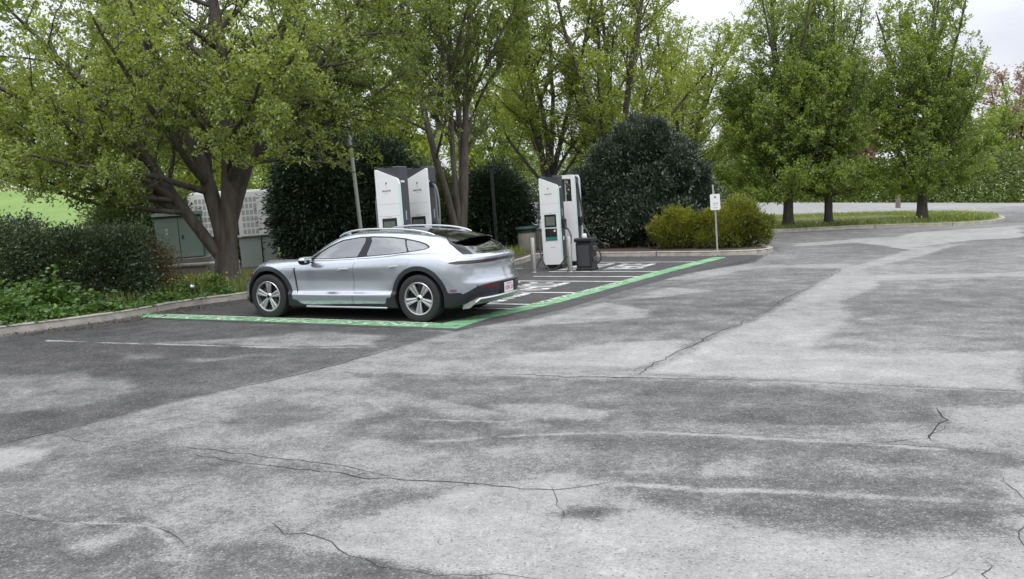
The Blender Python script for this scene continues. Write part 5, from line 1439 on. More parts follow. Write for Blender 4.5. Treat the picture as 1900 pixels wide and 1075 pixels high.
XR, XF = -1.035, 3.90
def car_rows(x):
    K = (-1.04, -.6, 0, .5, 1.0, 1.5, 2.2, 2.9, 3.4, 3.9)
    Y = lambda *v: pchip(K, v, x)
    Z = lambda xs, zs: pchip(xs, zs, x)
    rows = []
    zf = Z((-1.04, -.75, -.5, 2.6, 3.5, 3.9), (.34, .27, .20, .20, .20, .24))
    rows.append((0*x, zf))
    rows.append((Y(.50, .55, .60, .62, .62, .62, .62, .60, .58, .50), zf))
    z1 = Z((-1.04, -.75, -.5, 0, 2.9, 3.5, 3.9), (.36, .29, .23, .215, .215, .22, .26))
    rows.append((Y(.80, .86, .89, .895, .895, .895, .895, .89, .87, .80), z1))
    rows.append((Y(.84, .90, .935, .932, .928, .928, .932, .935, .905, .84), z1 + .06))
    z3 = Z((-1.04, -.6, 0, .6, 2.3, 2.9, 3.5, 3.9), (.46, .44, .42, .41, .40, .41, .40, .38))
    rows.append((Y(.865, .915, .955, .958, .956, .956, .956, .948, .92, .85), z3))
    z4 = Z((-1.04, -.6, 0, .6, 2.3, 2.9, 3.5, 3.9), (.56, .52, .49, .475, .455, .47, .45, .44))
    rows.append((Y(.875, .925, .955, .922, .900, .897, .908, .945, .92, .86), z4))
    z5 = Z((-1.04, -.6, 0, .6, 2.3, 2.9, 3.5, 3.9), (.70, .69, .66, .63, .62, .63, .55, .50))
    rows.append((Y(.875, .935, .968, .922, .890, .886, .900, .952, .925, .84), z5))
    z6 = Z((-1.04, -.6, 0, .6, 1.4, 2.3, 2.9, 3.4, 3.7, 3.9), (.86, .87, .88, .84, .815, .79, .80, .70, .62, .56))
    rows.append((Y(.865, .915, .955, .935, .925, .925, .925, .945, .895, .77), z6))
    z7 = Z((-1.04, -.6, -.2, .2, .6, 1.0, 1.6, 2.2, 2.6, 2.9, 3.2, 3.5, 3.9), (.955, .985, 1.025, 1.025, .99, .965, .94, .925, .925, .92, .865, .77, .60))
    rows.append((Y(.79, .845, .885, .885, .878, .876, .876, .86, .79, .66), z7))
    # greenhouse / bonnet rows
    KX = (-1.04, -.8, -.6, -.4, -.1, .3, .8, 1.3, 1.7, 2.0, 2.25, 2.45, 2.9, 3.3, 3.6, 3.9)
    y8 = pchip(KX, (.74, .76, .785, .81, .838, .85, .852, .852, .852, .845, .81, .79, .77, .71, .64, .55), x)
    z8 = z7 + pchip(KX, (.008, .016, .022, .022, .018, .014, .014, .014, .014, .02, .03, .032, .034, .034, .03, .025), x)
    rows.append((y8, z8))
    y9 = pchip(KX, (.64, .655, .66, .655, .665, .675, .685, .69, .70, .72, .70, .66, .62, .56, .5, .42), x)
    z9 = pchip((-1.04, -.8, -.6, -.4, -.1, .1, .3, .5, .9, 1.2, 1.5, 1.7, 1.9, 2.1, 2.3, 2.5, 2.9, 3.3, 3.6, 3.9),
               (.972, 1.035, 1.115, 1.18, 1.262, 1.295, 1.318, 1.332, 1.345, 1.338, 1.298, 1.232, 1.135, 1.025, .955, .945, .928, .865, .785, .63), x)
    ym = y8 * .47 + y9 * .53 + .012 * sstep(-.3, 0, x) * sstep(2.3, 1.9, x); zm = z8 * .5 + z9 * .5
    rows.append((ym, zm)); rows.append((y9, z9))
    dz = pchip((-1.04, -.8, -.6, -.4, 0, .8, 1.5, 1.8, 2.1, 2.4, 2.9, 3.9), (.008, .016, .03, .042, .043, .042, .045, .055, .05, .012, .0, .0), x)
    rows.append((y9 - .075, z9 + dz * .62))
    rows.append((y9 * .55, z9 + dz * 1.25))
    zc = pchip((-1.04, -.8, -.6, -.4, 0, .8, 1.5, 1.8, 2.1, 2.4, 2.9, 3.9), (.012, .022, .042, .058, .065, .062, .075, .09, .085, .022, .002, .004), x)
    rows.append((0*x, z9 + zc))
    return rows

def car_grid():
    # stations
    n1, nf, n2 = 44, 150, 34
    xr, xf = -.30, 2.98
    ph = np.linspace(PI/2, 0, n1)
    nr = 2.7; nfr = 2.25
    d = np.sin(ph) ** (2/nr)
    x1 = xr + (XR - xr) * d; e1 = np.cos(ph) ** (2/nr)
    xm = np.linspace(xr, xf, nf)[1:-1]
    ph2 = np.linspace(0, PI/2, n2); d2 = np.sin(ph2) ** (2/nfr)
    x2 = xf + (XF - xf) * d2; e2 = np.cos(ph2) ** (2/nfr)
    x = np.r_[x1, xm, x2]; E = np.r_[e1, np.ones(len(xm)), e2]
    rows = car_rows(x)
    # spread of samples between rows
    sub = [3, 4, 4, 6, 5, 8, 10, 9, 5, 7, 7, 5, 7, 8]
    t = [0.0]
    for i, s in enumerate(sub):
        t += list(i + (np.arange(s) + 1) / s)
    t = np.array(t)
    RY = np.array([r[0] for r in rows]); RZ = np.array([r[1] for r in rows])
    tk = np.arange(len(rows), dtype=float)
    Yg = np.zeros((len(x), len(t))); Zg = np.zeros_like(Yg)
    for i in range(len(x)):
        # parametrise by chord length so curves do not overshoot
        Yg[i] = pchip(tk, RY[:, i], t); Zg[i] = pchip(tk, RZ[:, i], t)
    Yg *= E[:, None]
    Xg = np.repeat(x[:, None], len(t), 1)
    # end profiles: tail and nose as functions of height
    pr = lambda z: pchip((.15, .24, .30, .38, .45, .555, .585, .62, .72, .80, .88, .93, .962, .985, 1.05), (-.70, -.82, -.93, -1.01, -1.03, -1.035, -1.03, -1.005, -.972, -.965, -.985, -.992, -1.0, -.985, -.93), z)
    pf = lambda z: pchip((.15, .25, .32, .45, .56, .62, .70, .8), (3.66, 3.80, 3.87, 3.90, 3.87, 3.82, 3.74, 3.66), z)
    w = np.clip((xr - Xg) / (xr - XR), 0, 1) ** 1.6
    Xg = Xg + w * (pr(Zg) - XR)
    w = np.clip((Xg - xf) / (XF - xf), 0, 1) ** 1.6
    Xg = Xg + w * (pf(Zg) - XF)
    # soft bulge inwards behind the doors' mid height is in the rows; return grid
    return Xg, Yg, Zg

def grid_mesh(Xg, Yg, Zg):
    n, m = Xg.shape
    V = np.c_[Xg.ravel(), Yg.ravel(), Zg.ravel()]
    P = V.reshape(n, m, 3)
    du = np.gradient(P, axis=0); dv = np.gradient(P, axis=1)
    N = np.cross(dv, du); L = np.linalg.norm(N, axis=2)
    N = N / (L[..., None] + 1e-12)
    # degenerate ends and the centre line
    for i in (0, n - 1):
        N[i] = N[1 if i == 0 else n - 2] * .3
        N[i, :, 0] += (-1 if i == 0 else 1); N[i, :, 1] = 0
    N[:, 0] = (0, 0, -1); N[:, -1, 1] = 0
    N = N / (np.linalg.norm(N, axis=2)[..., None] + 1e-9)
    idx = np.arange(n * m).reshape(n, m)
    a = idx[:-1, :-1].ravel(); b = idx[1:, :-1].ravel(); c = idx[1:, 1:].ravel(); d = idx[:-1, 1:].ravel()
    T = np.r_[np.c_[a, c, b], np.c_[a, d, c]]
    # orientation check against normals
    fn = np.cross(V[T[:, 1]] - V[T[:, 0]], V[T[:, 2]] - V[T[:, 0]])
    Nf = N.reshape(-1, 3)[T[:, 0]]
    if (fn * Nf).sum() < 0: T = T[:, ::-1]
    ar = np.linalg.norm(fn, axis=1)
    T = T[ar > 1e-9]
    N = N.reshape(-1, 3)
    return V, N, T

def cut(M, f):
    """split (V,N,T) by the sign of f at the vertices: returns (f<0 part, f>=0 part)"""
    V, N, T = M
    f = np.where(np.abs(f) < 1e-7, 1e-7, f)
    s = f[T] < 0; k = s.sum(1)
    neg = [tuple(t) for t in T[k == 3]]; pos = [tuple(t) for t in T[k == 0]]
    nv = list(V); nn = list(N); em = {}
    def mid(i, j):
        key = (i, j) if i < j else (j, i)
        if key not in em:
            a, b = key; t = f[a] / (f[a] - f[b])
            em[key] = len(nv); nv.append(V[a] + (V[b] - V[a]) * t)
            q = N[a] + (N[b] - N[a]) * t; nn.append(q / (np.linalg.norm(q) + 1e-9))
        return em[key]
    for t in T[(k == 1) | (k == 2)]:
        t = [int(i) for i in t]
        odd = (f[t[0]] < 0, f[t[1]] < 0, f[t[2]] < 0)
        lone = odd.index(True) if sum(odd) == 1 else odd.index(False)
        a, b, c = t[lone], t[(lone + 1) % 3], t[(lone + 2) % 3]
        p, q = mid(a, b), mid(a, c)
        one = [(a, p, q)]; two = [(p, b, c), (p, c, q)]
        if sum(odd) == 1: neg += one; pos += two
        else: pos += one; neg += two
    nv = np.array(nv); nn = np.array(nn)
    def pack(tr):
        if not tr: return (np.zeros((0, 3)), np.zeros((0, 3)), np.zeros((0, 3), int))
        tr = np.array(tr); u, inv = np.unique(tr, return_inverse=True)
        return (nv[u], nn[u], inv.reshape(-1, 3))
    return pack(neg), pack(pos)

def mirror(M):
    V, N, T = M
    return V * (1, -1, 1), N * (1, -1, 1), T[:, ::-1]
def join(*Ms):
    V = []; N = []; T = []; n = 0
    for v, nn, t in Ms:
        V.append(v); N.append(nn); T.append(t + n); n += len(v)
    return np.concatenate(V), np.concatenate(N), np.concatenate(T)
def push(M, d):
    return M[0] + M[1] * d, M[1], M[2]
def shell(M, d):
    """give a cut-out panel an inward lip of depth d so that its edges are not paper thin"""
    V, N, T = M
    e = np.r_[T[:, [0, 1]], T[:, [1, 2]], T[:, [2, 0]]]
    key = np.sort(e, 1); code = key[:, 0].astype(np.int64) * (len(V) + 1) + key[:, 1]
    u, first, cnt = np.unique(code, return_index=True, return_counts=True)
    b = e[first[cnt == 1]]
    vi = np.unique(b); remap = {int(v): len(V) + i for i, v in enumerate(vi)}
    V2 = np.r_[V, V[vi] - N[vi] * d, V[vi]]; N2 = np.r_[N, N[vi], N[vi]]
    top = {int(v): len(V) + len(vi) + i for i, v in enumerate(vi)}
    Q = []
    for i, j in b:
        i, j = int(i), int(j)
        Q += [(i, remap[i], remap[j]), (i, remap[j], j)]
    return V2[:len(V) + len(vi)], N2[:len(V) + len(vi)], np.r_[T, np.array(Q)]

def make_car():
    M_paint = pmat('ice_grey_metallic_paint', (.465, .505, .555), rough=.18, metal=.68, coat=1.0)
    # fine metallic flake
    nt = M_paint.node_tree; bs = nt.nodes['Principled BSDF']
    M_black = pmat('black_plastic_cladding', (.018, .020, .025), rough=.48)
    M_gloss = pmat('gloss_black_trim', (.006, .006, .007), rough=.10)
    M_shell = pmat('dark_underbody', (.008, .008, .009), rough=.8)
    M_glass = glass_mat('tinted_window_glass', (.80, .92, .92), .62)
    M_dglass = glass_mat('dark_roof_glass', (.5, .55, .6), .06)
    M_silver = pmat('satin_silver_trim', (.55, .57, .58), rough=.32, metal=.8)
    M_tyre = pmat('tyre_rubber', (.016, .016, .017), rough=.75, bump=(60, .25, .004))
    M_rim = pmat('machined_alloy', (.52, .52, .53), rough=.34, metal=.8)
    M_rimd = pmat('dark_alloy', (.02, .02, .022), rough=.4, metal=.3)
    M_red = pmat('red_reflector', (.16, .008, .012), rough=.2)
    M_tail = pmat('smoked_red_lamp', (.030, .010, .013), rough=.10, coat=.6)
    M_plate = pmat('white_plate', (.72, .72, .72), rough=.4)
    M_platered = pmat('plate_red_ink', (.50, .03, .05), rough=.5)
    M_plateblue = pmat('plate_blue_ink', (.05, .08, .30), rough=.5)
    M_seat = pmat('dark_seat_leather', (.03, .03, .033), rough=.55)
    M_disc = pmat('brake_disc', (.20, .20, .20), rough=.35, metal=.9)

    car = empty('parked_car', CAR_POS, (0, 0, CAR_YAW))
    tag(car, 'pale silver blue estate car with black wheel arches parked on the green lined bay', 'car')

    Xg, Yg, Zg = car_grid()
    body = grid_mesh(Xg, Yg, Zg)
    HUBS = ((0.0, .365), (2.904, .365))
    def circ(V, r):
        d = np.full(len(V), 1e9)
        for hx, hz in HUBS: d = np.minimum(d, np.hypot(V[:, 0] - hx, V[:, 2] - hz))
        return d - r
    def side(V): return np.abs(V[:, 1]) > .5
    P2 = lambda V: V[:, [0, 2]]
    def parts(name, M, mat, parent, lip=.012, mirrored=True, both=True):
        o = []
        for k, mm in enumerate((M, mirror(M)) if mirrored else (M,)):
            mm = shell(mm, lip) if lip else mm
            o.append(obj(name, mesh_data(name, mm[0], mm[2], True, normals=mm[1]), mat, parent))
        return o
    # inner dark shell, seen through the panel gaps
    inner = push(body, -.022)
    f = circ(inner[0], .44); f = np.where(side(inner[0]), f, 1.0)
    inner = cut(inner, f)[1]

    DLO = [(2.13, .962), (1.9, .962), (1.61, .966), (1.15, .986), (.99, .996), (.55, 1.025), (.22, 1.055), (-.05, 1.09), (-.125, 1.117), (-.13, 1.14),
           (-.06, 1.18), (.06, 1.215), (.17, 1.238), (.33, 1.268), (.59, 1.296), (.91, 1.308), (1.16, 1.302), (1.49, 1.262), (1.72, 1.186), (1.93, 1.082)]
    upper = lambda V: V[:, 1] > .45
    f = np.where(upper(inner[0]) & (inner[0][:, 2] > .93), poly_sd(P2(inner[0]), DLO) + .012, 1.0)
    inner = cut(inner, f)[1]
    # windscreen and hatch glass areas, in plan
    WS = [(2.40, -.1), (2.34, .70), (2.02, .655), (1.70, .615), (1.45, .585), (1.42, -.1)]
    f = np.where(inner[0][:, 2] > .93, poly_sd(inner[0][:, :2], WS) + .01, 1.0)
    inner = cut(inner, f)[1]
    HG = [(-.50, -.1), (-.50, .53), (-.80, .60), (-.855, .56), (-.86, -.1)]
    f = np.where(inner[0][:, 2] > .99, poly_sd(inner[0][:, :2], HG) + .01, 1.0)
    inner = cut(inner, f)[1]
    mm = join(inner, mirror(inner))
    obj('inner_shell', mesh_data('inner_shell', mm[0], mm[2], True), M_shell, car)

    # --- cut the outer skin
    f = circ(body[0], .425); f = np.where(side(body[0]), f, 1.0)
    body = cut(body, f)[1]
    # wheel arch cladding
    FL = [[(2.46, .46), (2.44, .34), (2.31, .305), (2.27, .255), (2.20, .25), (2.20, .10), (2.9, .10), (2.9, .36)],
          [(.64, .25), (.60, .30), (.57, .37), (.47, .385), (.44, .46), (0, .36), (0, .10), (.68, .10), (.68, .245)],
          [(-.455, .46), (-.485, .445), (-.66, .452), (-.755, .392), (-.90, .405), (-.90, .10), (0, .10), (0, .36)],
          [(3.35, .44), (3.40, .32), (3.62, .31), (3.95, .335), (3.95, .10), (2.9, .10), (2.9, .36)]]
    def clad(V):
        f = circ(V, .492)
        for p in FL: f = np.minimum(f, poly_sd(P2(V), p))
        return np.where(side(V) | ((V[:, 0] > 3.3) & (V[:, 2] < .5)) , f, 1.0)
    arch, body = cut(body, clad(body[0]))
    for piece in cut(arch, arch[0][:, 0] - 1.4):
        parts('wheel_arch_cladding', push(piece, .012), M_black, car, .03)
    # headlamp glass at the nose
    HL = [(3.40, .64), (3.46, .70), (3.62, .672), (3.74, .63), (3.78, .56), (3.62, .565), (3.45, .585)]
    hl, body = cut(body, np.where((body[0][:, 1] > .3) & (body[0][:, 0] > 3.2), poly_sd(P2(body[0]), HL), 1.0))
    parts('headlight', push(hl, -.002), M_gloss, car, .01)
    # rear lower valance: everything black below a swept line at the tail
    def valance(V):
        zt = pchip((0, .45, .60, .72, .80, .88, .95), (.575, .572, .56, .515, .455, .405, .40), np.abs(V[:, 1]))
        return np.where(V[:, 0] < -.62, V[:, 2] - zt, 1.0)
    val, body = cut(body, valance(body[0]))
    rf_ = np.maximum(np.abs(val[0][:, 2] - .522) - .016, np.abs(val[0][:, 1] - .47) - .17)
    refl, val = cut(val, np.where(val[0][:, 0] < -.7, rf_, 1.0))
    parts('rear_reflector', push(refl, .006), M_red, car, .01)
    val2 = join(val, mirror(val))
    o = obj('rear_valance', mesh_data('rear_valance', *(lambda q: (q[0], q[2], True, None, q[1]))(shell(push(val2, .004), .02))), M_black, car)
    # sills
    f = np.where((body[0][:, 0] > .4) & (body[0][:, 0] < 2.5), body[0][:, 2] - pchip((.4, .7, 1.4, 2.1, 2.5), (.275, .277, .262, .242, .24), body[0][:, 0]), 1.0)
    sill, body = cut(body, f)
    parts('sill', push(sill, .002), M_black, car, .01)
    # side glass: black surround then panes
    f = np.where(upper(body[0]) & (body[0][:, 2] > .93), poly_sd(P2(body[0]), DLO), 1.0)
    dlo, body = cut(body, f)
    PANES = [[(2.02, .976), (1.9, .976), (1.61, .980), (1.165, 1.000), (1.10, 1.12), (1.045, 1.24), (1.06, 1.288), (1.16, 1.285), (1.48, 1.246), (1.70, 1.172), (1.89, 1.075)],
             [(1.00, 1.010), (.55, 1.039), (.245, 1.068), (.29, 1.15), (.335, 1.252), (.59, 1.280), (.91, 1.292), (.955, 1.288), (.93, 1.235), (.965, 1.11)],
             [(.215, 1.070), (-.04, 1.103), (-.10, 1.124), (-.10, 1.135), (-.04, 1.168), (.06, 1.198), (.17, 1.222), (.305, 1.246), (.265, 1.15)]]
    frame_part = dlo; panes = []
    for p in PANES:
        pane, frame_part = cut(frame_part, poly_sd(P2(frame_part[0]), p))
        panes.append(pane)
    parts('window_surround', push(frame_part, -.002), M_gloss, car, .014)
    for p in panes:
        parts('side_window', push(p, -.006), M_glass, car, 0)
    # windscreen
    f = np.where((body[0][:, 2] > .93), poly_sd(body[0][:, :2], WS), 1.0)
    ws, body = cut(body, f)
    q = join(ws, mirror(ws)); obj('windscreen', mesh_data('windscreen', q[0], q[2], True, normals=q[1]), M_glass, car)
    # black glass roof and tailgate surround
    RF = [(1.40, -.1), (1.40, .50), (.9, .535), (.2, .53), (-.25, .515), (-.28, .53), (-.40, .66), (-.52, .69), (-.70, .715), (-.82, .70), (-.875, .62), (-.885, -.1)]
    f = np.where(body[0][:, 2] > 1.0, poly_sd(body[0][:, :2], RF), 1.0)
    rf, body = cut(body, f)
    SPL = [(-.30, -.1), (-.30, .9), (-1.2, .9), (-1.2, -.1)]
    hatch, roof = cut(rf, poly_sd(rf[0][:, :2], SPL))
    q = join(roof, mirror(roof)); obj('glass_roof', mesh_data('glass_roof', *(lambda q: (q[0], q[2], True, None, q[1]))(shell(push(q, -.003), .01))), M_gloss, car)
    hg, hs = cut(hatch, poly_sd(hatch[0][:, :2], HG))
    q = join(hs, mirror(hs)); obj('tailgate_surround', mesh_data('tailgate_surround', *(lambda q: (q[0], q[2], True, None, q[1]))(shell(q, .012))), M_gloss, car)
    q = join(hg, mirror(hg)); q = push(q, -.006); obj('rear_window', mesh_data('rear_window', q[0], q[2], True, normals=q[1]), M_glass, car)
    # tail light bar
    def bar(V):
        h = .026 * np.clip((-.46 - V[:, 0]) / .16, 0, 1) + .0
        return np.where((V[:, 0] < -.44) & (V[:, 1] > -.1), np.abs(V[:, 2] - (.905 - .012 * np.clip(V[:, 1], 0, 1))) - h + .0005, 1.0)
    lamp, body = cut(body, bar(body[0]))
    q = join(lamp, mirror(lamp)); tb = obj('tail_light_bar', mesh_data('tail_light_bar', *(lambda q: (q[0], q[2], True, None, q[1]))(shell(push(q, -.006), .02))), M_tail, car)
    # air vent slit behind the front wheel
    VT = [(2.372, .84), (2.368, .70), (2.355, .56), (2.325, .42), (2.300, .36), (2.305, .44), (2.325, .58), (2.335, .70), (2.338, .84)]
    vent, body = cut(body, np.where(side(body[0]), poly_sd(P2(body[0]), VT), 1.0))
    parts('air_vent', push(vent, -.008), M_shell, car, 0)
    # charge door
    CD = [(2.615, .79), (2.56, .828), (2.42, .832), (2.375, .825), (2.39, .74), (2.42, .69), (2.48, .672), (2.53, .70)]
    dcd = lambda V: np.where(side(V), poly_sd(P2(V), CD), 1.0)
    cd, body = cut(body, dcd(body[0]) + .0)
    cd2, _ = cut(cd, dcd(cd[0]) + .005)
    parts('charge_flap', cd2, M_paint, car, .008)
    # doors
    FD = [(2.325, .90), (2.33, .70), (2.315, .56), (2.295, .42), (2.28, .34), (2.262, .2), (1.22, .2), (1.222, .42), (1.212, .60), (1.208, .74), (1.20, .84), (1.165, .92), (1.135, 1.1), (2.3, 1.1)]
    RD = [(1.135, 1.1), (1.165, .92), (1.20, .84), (1.208, .74), (1.212, .60), (1.222, .42), (1.22, .2), (.59, .2), (.555, .40), (.49, .55), (.40, .69), (.265, .80), (.185, .86), (.135, .96), (.125, 1.1)]
    def door(D):
        return lambda V: np.where((V[:, 1] > .6) & (V[:, 2] < 1.09), poly_sd(P2(V), D), 1.0)
    for nm, D in (('front_door', FD), ('rear_door', RD)):
        g = door(D)
        dm, body = cut(body, g(body[0]))
        dm, _ = cut(dm, g(dm[0]) + .005)
        ds = parts(nm, dm, M_paint, car, .014)
        # handle recess plate and bar on each side
        hx0, hx1, hz = ((1.27, 1.49, .815) if nm == 'front_door' else (.325, .545, .852))
        for sgn, d_ in zip((1, -1), ds):
            hb = MB()
            pts = [(hx0, .932, hz + .006), (hx0 + .06, .9405, hz + .005), ((hx0 + hx1) / 2, .9425, hz + .002), (hx1 - .06, .9405, hz - .003), (hx1, .930, hz - .006)]
            for k_, (dzz, rr) in enumerate(((0, .0125), (-.012, .011))):
                hb.tube([(x, y * sgn - .002 * sgn * k_, z + dzz) for x, y, z in pts], [rr * .5, rr, rr, rr, rr * .5], 8)
            hb.build('door_handle', M_paint, d_, True)
    # tailgate outline: upper tail panel between lamp bar and bumper crease, its own part
    TG = [(-.1, .885), (.70, .885), (.712, .80), (.68, .675), (.66, .655), (-.1, .635)]
    def tg(V): return np.where((V[:, 0] < -.70) & (V[:, 2] < .95), poly_sd(V[:, 1:], TG), 1.0)
    tgm, body = cut(body, tg(body[0])); tgm, _ = cut(tgm, tg(tgm[0]) + .0025)
    q = join(tgm, mirror(tgm)); obj('tailgate', mesh_data('tailgate', *(lambda q: (q[0], q[2], True, None, q[1]))(shell(q, .012))), M_paint, car)
    q = join(body, mirror(body))
    q = shell(q, .012)
    obj('body', mesh_data('body', q[0], q[2], True, normals=q[1]), M_paint, car)

    # --- add-on pieces
    for s in (1, -1):
        # silver sill strip
        b = MB().box((1.36, s * .935, .213), (1.56, .030, .026), .008)
        b.build('sill_strip', M_silver, car)
        # roof rail with feet
        b = MB()
        xs = np.linspace(1.62, -.12, 22)
        zr = [float(pchip((-.3, -.12, .0, .3, .6, 1.0, 1.3, 1.5, 1.62, 1.7), (1.27, 1.300, 1.338, 1.388, 1.408, 1.416, 1.402, 1.362, 1.312, 1.25), x)) for x in xs]
        yr = [s * float(pchip((-.2, 0, .8, 1.3, 1.7), (.585, .605, .628, .628, .632), x)) for x in xs]
        b.tube(np.c_[xs, yr, zr], np.r_[.010, np.full(20, .0165), .010], 10)
        for fx in (1.45, .75, .05):
            fz = float(np.interp(-fx, -xs, zr)); fy = float(np.interp(-fx, -xs, yr))
            b.box((fx, fy, fz - .022), (.10, .022, .035), .006)
        b.build('roof_rail', M_silver, car, True, 50)
        # mirror: painted cap, black lower case and stalk, glass
        mr = MB()
        mc = np.array((2.03, s * 1.045, .965))
        prof = [(-.5, .0), (-.47, .45), (-.3, .8), (0, 1.0), (.3, .96), (.47, .7), (.52, .0)]
        def ell(cx, rx, ry, rz, top):
            V = []; F = []; nu, nv = 14, 7
            for i in range(nv + 1):
                a = PI / 2 * i / nv
                for k in range(nu):
                    th = 2 * PI * k / nu
                    ex = math.cos(th); ey = math.sin(th)
                    V.append((cx[0] + rx * math.copysign(abs(ex) ** .7, ex) * math.cos(a) ** .6, cx[1] + ry * math.copysign(abs(ey) ** .7, ey) * math.cos(a) ** .6,
                              cx[2] + (rz if top else -rz) * math.sin(a)))
            for i in range(nv):
                for k in range(nu):
                    k2 = (k + 1) % nu
                    q = (i*nu + k, i*nu + k2, (i+1)*nu + k2, (i+1)*nu + k)
                    F.append(q if top else q[::-1])
            return V, F
        cap = MB(); cap.add(*ell(mc, .085, .110, .055, True)); mo = cap.build('mirror_cap', M_paint, car, True, 60)
        low = MB(); low.add(*ell(mc, .083, .108, .075, False)); low.tube([(2.00, s * .97, .95), (2.01, s * .90, .935), (2.02, s * .85, .945)], [.03, .028, .03], 8)
        low.build('mirror_case', M_gloss, car, True, 60)
        MB().box((mc[0] - .070, mc[1], mc[2] + .008), (.012, .17, .085), .005).build('mirror_glass', M_silver, car)
        # side reflectors and marker
        MB().box((-.575, s * .9185, .487), (.165, .010, .014), .004, Matrix.Rotation(s * -.20, 3, 'Z')).build('side_reflector', M_red, car)
        MB().box((3.235, s * .949, .715), (.085, .012, .034), .005, Matrix.Rotation(s * .10, 3, 'Z') @ Matrix.Rotation(.55, 3, 'Y')).build('side_marker', M_red, car)
    # spoiler: thin curved wing over the rear window
    V = []; F = []; ny = 21
    for i, y in enumerate(np.linspace(-.60, .60, ny)):
        a = abs(y) / .60
        xt = -.50 - .105 * (1 - a ** 2.4); zt = 1.245 + .012 * (1 - a ** 2) - .05 * a ** 3
        xb = -.335; zb = 1.285 + .03 * (1 - a ** 2) - .075 * a ** 3
        for x, z in ((xb, zb), (xt, zt), (xt + .006, zt - .020), (xb, zb - .05)):
            V.append((x, y, z))
    for i in range(ny - 1):
        for k in range(4):
            k2 = (k + 1) % 4
            F.append((i*4 + k, i*4 + k2, (i+1)*4 + k2, (i+1)*4 + k))
    F.append((0, 1, 2, 3)); F.append(tuple((ny-1)*4 + k for k in (3, 2, 1, 0)))
    sp = MB(); sp.add(V, F); sp.build('roof_spoiler', M_gloss, car, True, 40)
    MB().box((-.50, 0, 1.255), (.05, .34, .02), .006).build('high_brake_light', M_tail, car)
    # wiper
    MB().tube([(-.855, .02, 1.052), (-.80, -.20, 1.085), (-.745, -.40, 1.112)], [.016, .010, .006], 6).build('rear_wiper', M_black, car)
    # plate, its recess, bumper ledge and lower silver insert
    MB().box((-1.02, 0, .47), (.03, .50, .17), .01).build('plate_recess', M_shell, car)
    pl = MB().box((-1.047, 0, .455), (.012, .305, .155), .004).build('licence_plate', M_plate, car)
    text_obj('plate_lettering', '1EBR 25', .082, frame((0, -1, 0), (0, 0, 1), (-1.0545, 0, .447)), M_platered, pl)
    text_obj('plate_state_name', 'Massachusetts', .030, frame((0, -1, 0), (0, 0, 1), (-1.0545, 0, .512)), M_plateblue, pl)
    V = []; F = []; ny = 25
    for y in np.linspace(-.74, .74, ny):
        a = abs(y) / .74
        x0 = -1.048 + .20 * a ** 3.2
        zt = .375 - .02 * a ** 2 - (.045 if a > .93 else 0)
        for x, z in ((x0, zt), (x0 - .012, zt - .018), (x0 + .10, zt - .105), (x0 + .22, zt - .12), (x0 + .20, zt)):
            V.append((x, y, z))
    for i in range(ny - 1):
        for k in range(5):
            k2 = (k + 1) % 5
            F.append((i*5 + k, (i+1)*5 + k, (i+1)*5 + k2, i*5 + k2))
    F.append((0, 1, 2, 3, 4)[::-1]); F.append(tuple((ny-1)*5 + k for k in range(5)))
    b = MB(); b.add(V, F); b.build('rear_skid_plate', M_silver, car, True, 30)
    # grey ledge along the top of the valance
    V = []; F = []
    for y in np.linspace(-.70, .70, ny):
        a = abs(y) / .70
        x0 = -1.048 + .165 * a ** 3.2; z0 = .573 - .035 * a ** 4
        for x, z in ((x0, z0 + .012), (x0 - .008, z0), (x0 + .02, z0 - .03), (x0 + .06, z0)):
            V.append((x, y, z))
    for i in range(ny - 1):
        for k in range(4):
            k2 = (k + 1) % 4
            F.append((i*4 + k, (i+1)*4 + k, (i+1)*4 + k2, i*4 + k2))
    b = MB(); b.add(V, F); b.build('bumper_ledge', pmat('grey_plastic_ledge', (.10, .105, .115), rough=.4), car, True, 30)
    # cabin
    b = MB()
    b.box((.9, 0, .30), (3.0, 1.5, .06)); b.box((1.95, 0, .80), (.34, 1.5, .20), .05); b.box((1.95, 0, .55), (.2, 1.5, .4))
    b.box((1.1, 0, .50), (1.2, .24, .30), .05)
    b.build('dashboard', M_seat, car)
    for sx, sy in ((1.05, .38), (1.05, -.38), (.12, .38), (.12, -.38)):
        b = MB(); b.box((sx + .1, sy, .52), (.52, .50, .18), .06)
        b.box((sx - .21, sy, .82), (.15, .47, .56), .06, Matrix.Rotation(-.25, 3, 'Y'))
        b.box((sx - .32, sy, 1.16), (.10, .26, .15), .04, Matrix.Rotation(-.15, 3, 'Y'))
        b.build('seat', M_seat, car)
    b = MB()
    th = np.linspace(0, 2*PI, 25)
    b.tube(np.c_[1.60 + .06*np.sin(th), .38 + .18*np.cos(th), .92 + .17*np.sin(th)], .014, 6, False); b.tube([(1.62, .38, .90), (1.85, .38, .82)], .03, 6)
    b.build('steering_wheel', M_seat, car, True)

    # --- wheels
    def wheel(hx, s):
        w = empty('wheel', (hx, s * .845, .365), (0, 0, 0 if s > 0 else PI)); w.parent = car
        t = MB()
        t.lathe([(.245, -.105), (.30, -.118), (.340, -.112), (.359, -.095), (.365, -.05), (.365, .05), (.359, .095), (.340, .112), (.30, .120), (.247, .108), (.240, .09), (.240, -.09)], axis=1, seg=56, closed=True)
        t.build('tyre', M_tyre, w, True, 40)
        rr = MB()
        rr.lathe([(.246, .100), (.250, .111), (.244, .116), (.229, .112), (.226, .095), (.222, -.09), (.240, -.09)], axis=1, seg=56)
        rr.build('rim', M_rim, w, True, 40)
        k_ = MB(); k_.lathe([(.0, .052), (.225, .046), (.226, -.08), (0, -.08)], axis=1, seg=40); k_.build('wheel_dish', M_gloss, w, True, 40)
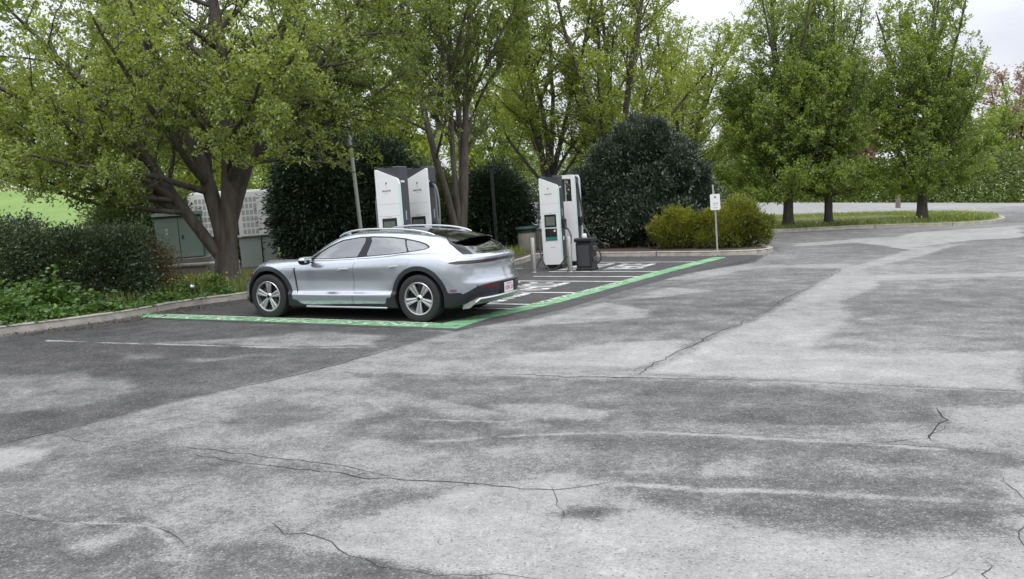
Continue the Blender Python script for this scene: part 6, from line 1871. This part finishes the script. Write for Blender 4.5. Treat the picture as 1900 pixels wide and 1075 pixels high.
        for i in range(5):
            th = 2 * PI * i / 5 + (PI / 2 if hx > 1 else -PI / 2) + .05
            Rm = np.array([[math.cos(th), 0, -math.sin(th)], [0, 1, 0], [math.sin(th), 0, math.cos(th)]])
            sp_ = MB()
            # two blades with a dark groove between them
            for g in (-1, 1):
                V = []
                for r, wi, wo, y in ((.045, .0025, .024, .092), (.10, .003, .034, .100), (.17, .0035, .050, .106), (.232, .004, .062, .108)):
                    for ww, yy in ((wi, y - .004), ((wi + wo) / 2, y), (wo, y - .006)):
                        V.append((r, yy, g * ww))
                V = np.array(V); B = V.copy(); B[:, 1] -= .035
                n = len(V); F = []
                for a in range(3):
                    for c in range(2):
                        F.append((a*3 + c, a*3 + c + 1, (a+1)*3 + c + 1, (a+1)*3 + c))
                G = list(F)
                for a in range(3):
                    F.append((a*3, (a+1)*3, n + (a+1)*3, n + a*3)); F.append((a*3 + 2, n + a*3 + 2, n + (a+1)*3 + 2, (a+1)*3 + 2))
                if g > 0: F = [f_[::-1] for f_ in F]
                sp_.add(np.r_[V, B] @ Rm.T, F)
            sp_.build('spoke', M_rim, w)
        c_ = MB(); c_.lathe([(0, .106), (.030, .106), (.036, .100), (.052, .094), (.060, .085), (.060, .05)], axis=1, seg=20)
        c_.build('hub_cap', M_rim, w, True, 30)
        b_ = MB(); b_.lathe([(0, .1075), (.026, .1075), (.026, .105)], axis=1, seg=16); b_.build('hub_badge', M_gloss, w)
        return w
    for hx, hz in HUBS:
        for s in (1, -1):
            wheel(hx, s)
            # arch liner
            l = MB(); th = np.linspace(-.25, PI + .25, 26)
            V = []; F = []
            for a in th:
                for y in (.52, .925):
                    V.append((hx + .432 * math.cos(a), s * y, hz + .432 * math.sin(a)))
            for i in range(25): F.append((2*i, 2*i + 1, 2*i + 3, 2*i + 2))
            n0 = len(V)
            V += [(hx, s * .52, hz)]
            for i in range(25): F.append((2*i, 2*i + 2, n0))
            l.add(V, F); l.build('wheel_housing', M_shell, car, True, 60)
    return car
make_car()
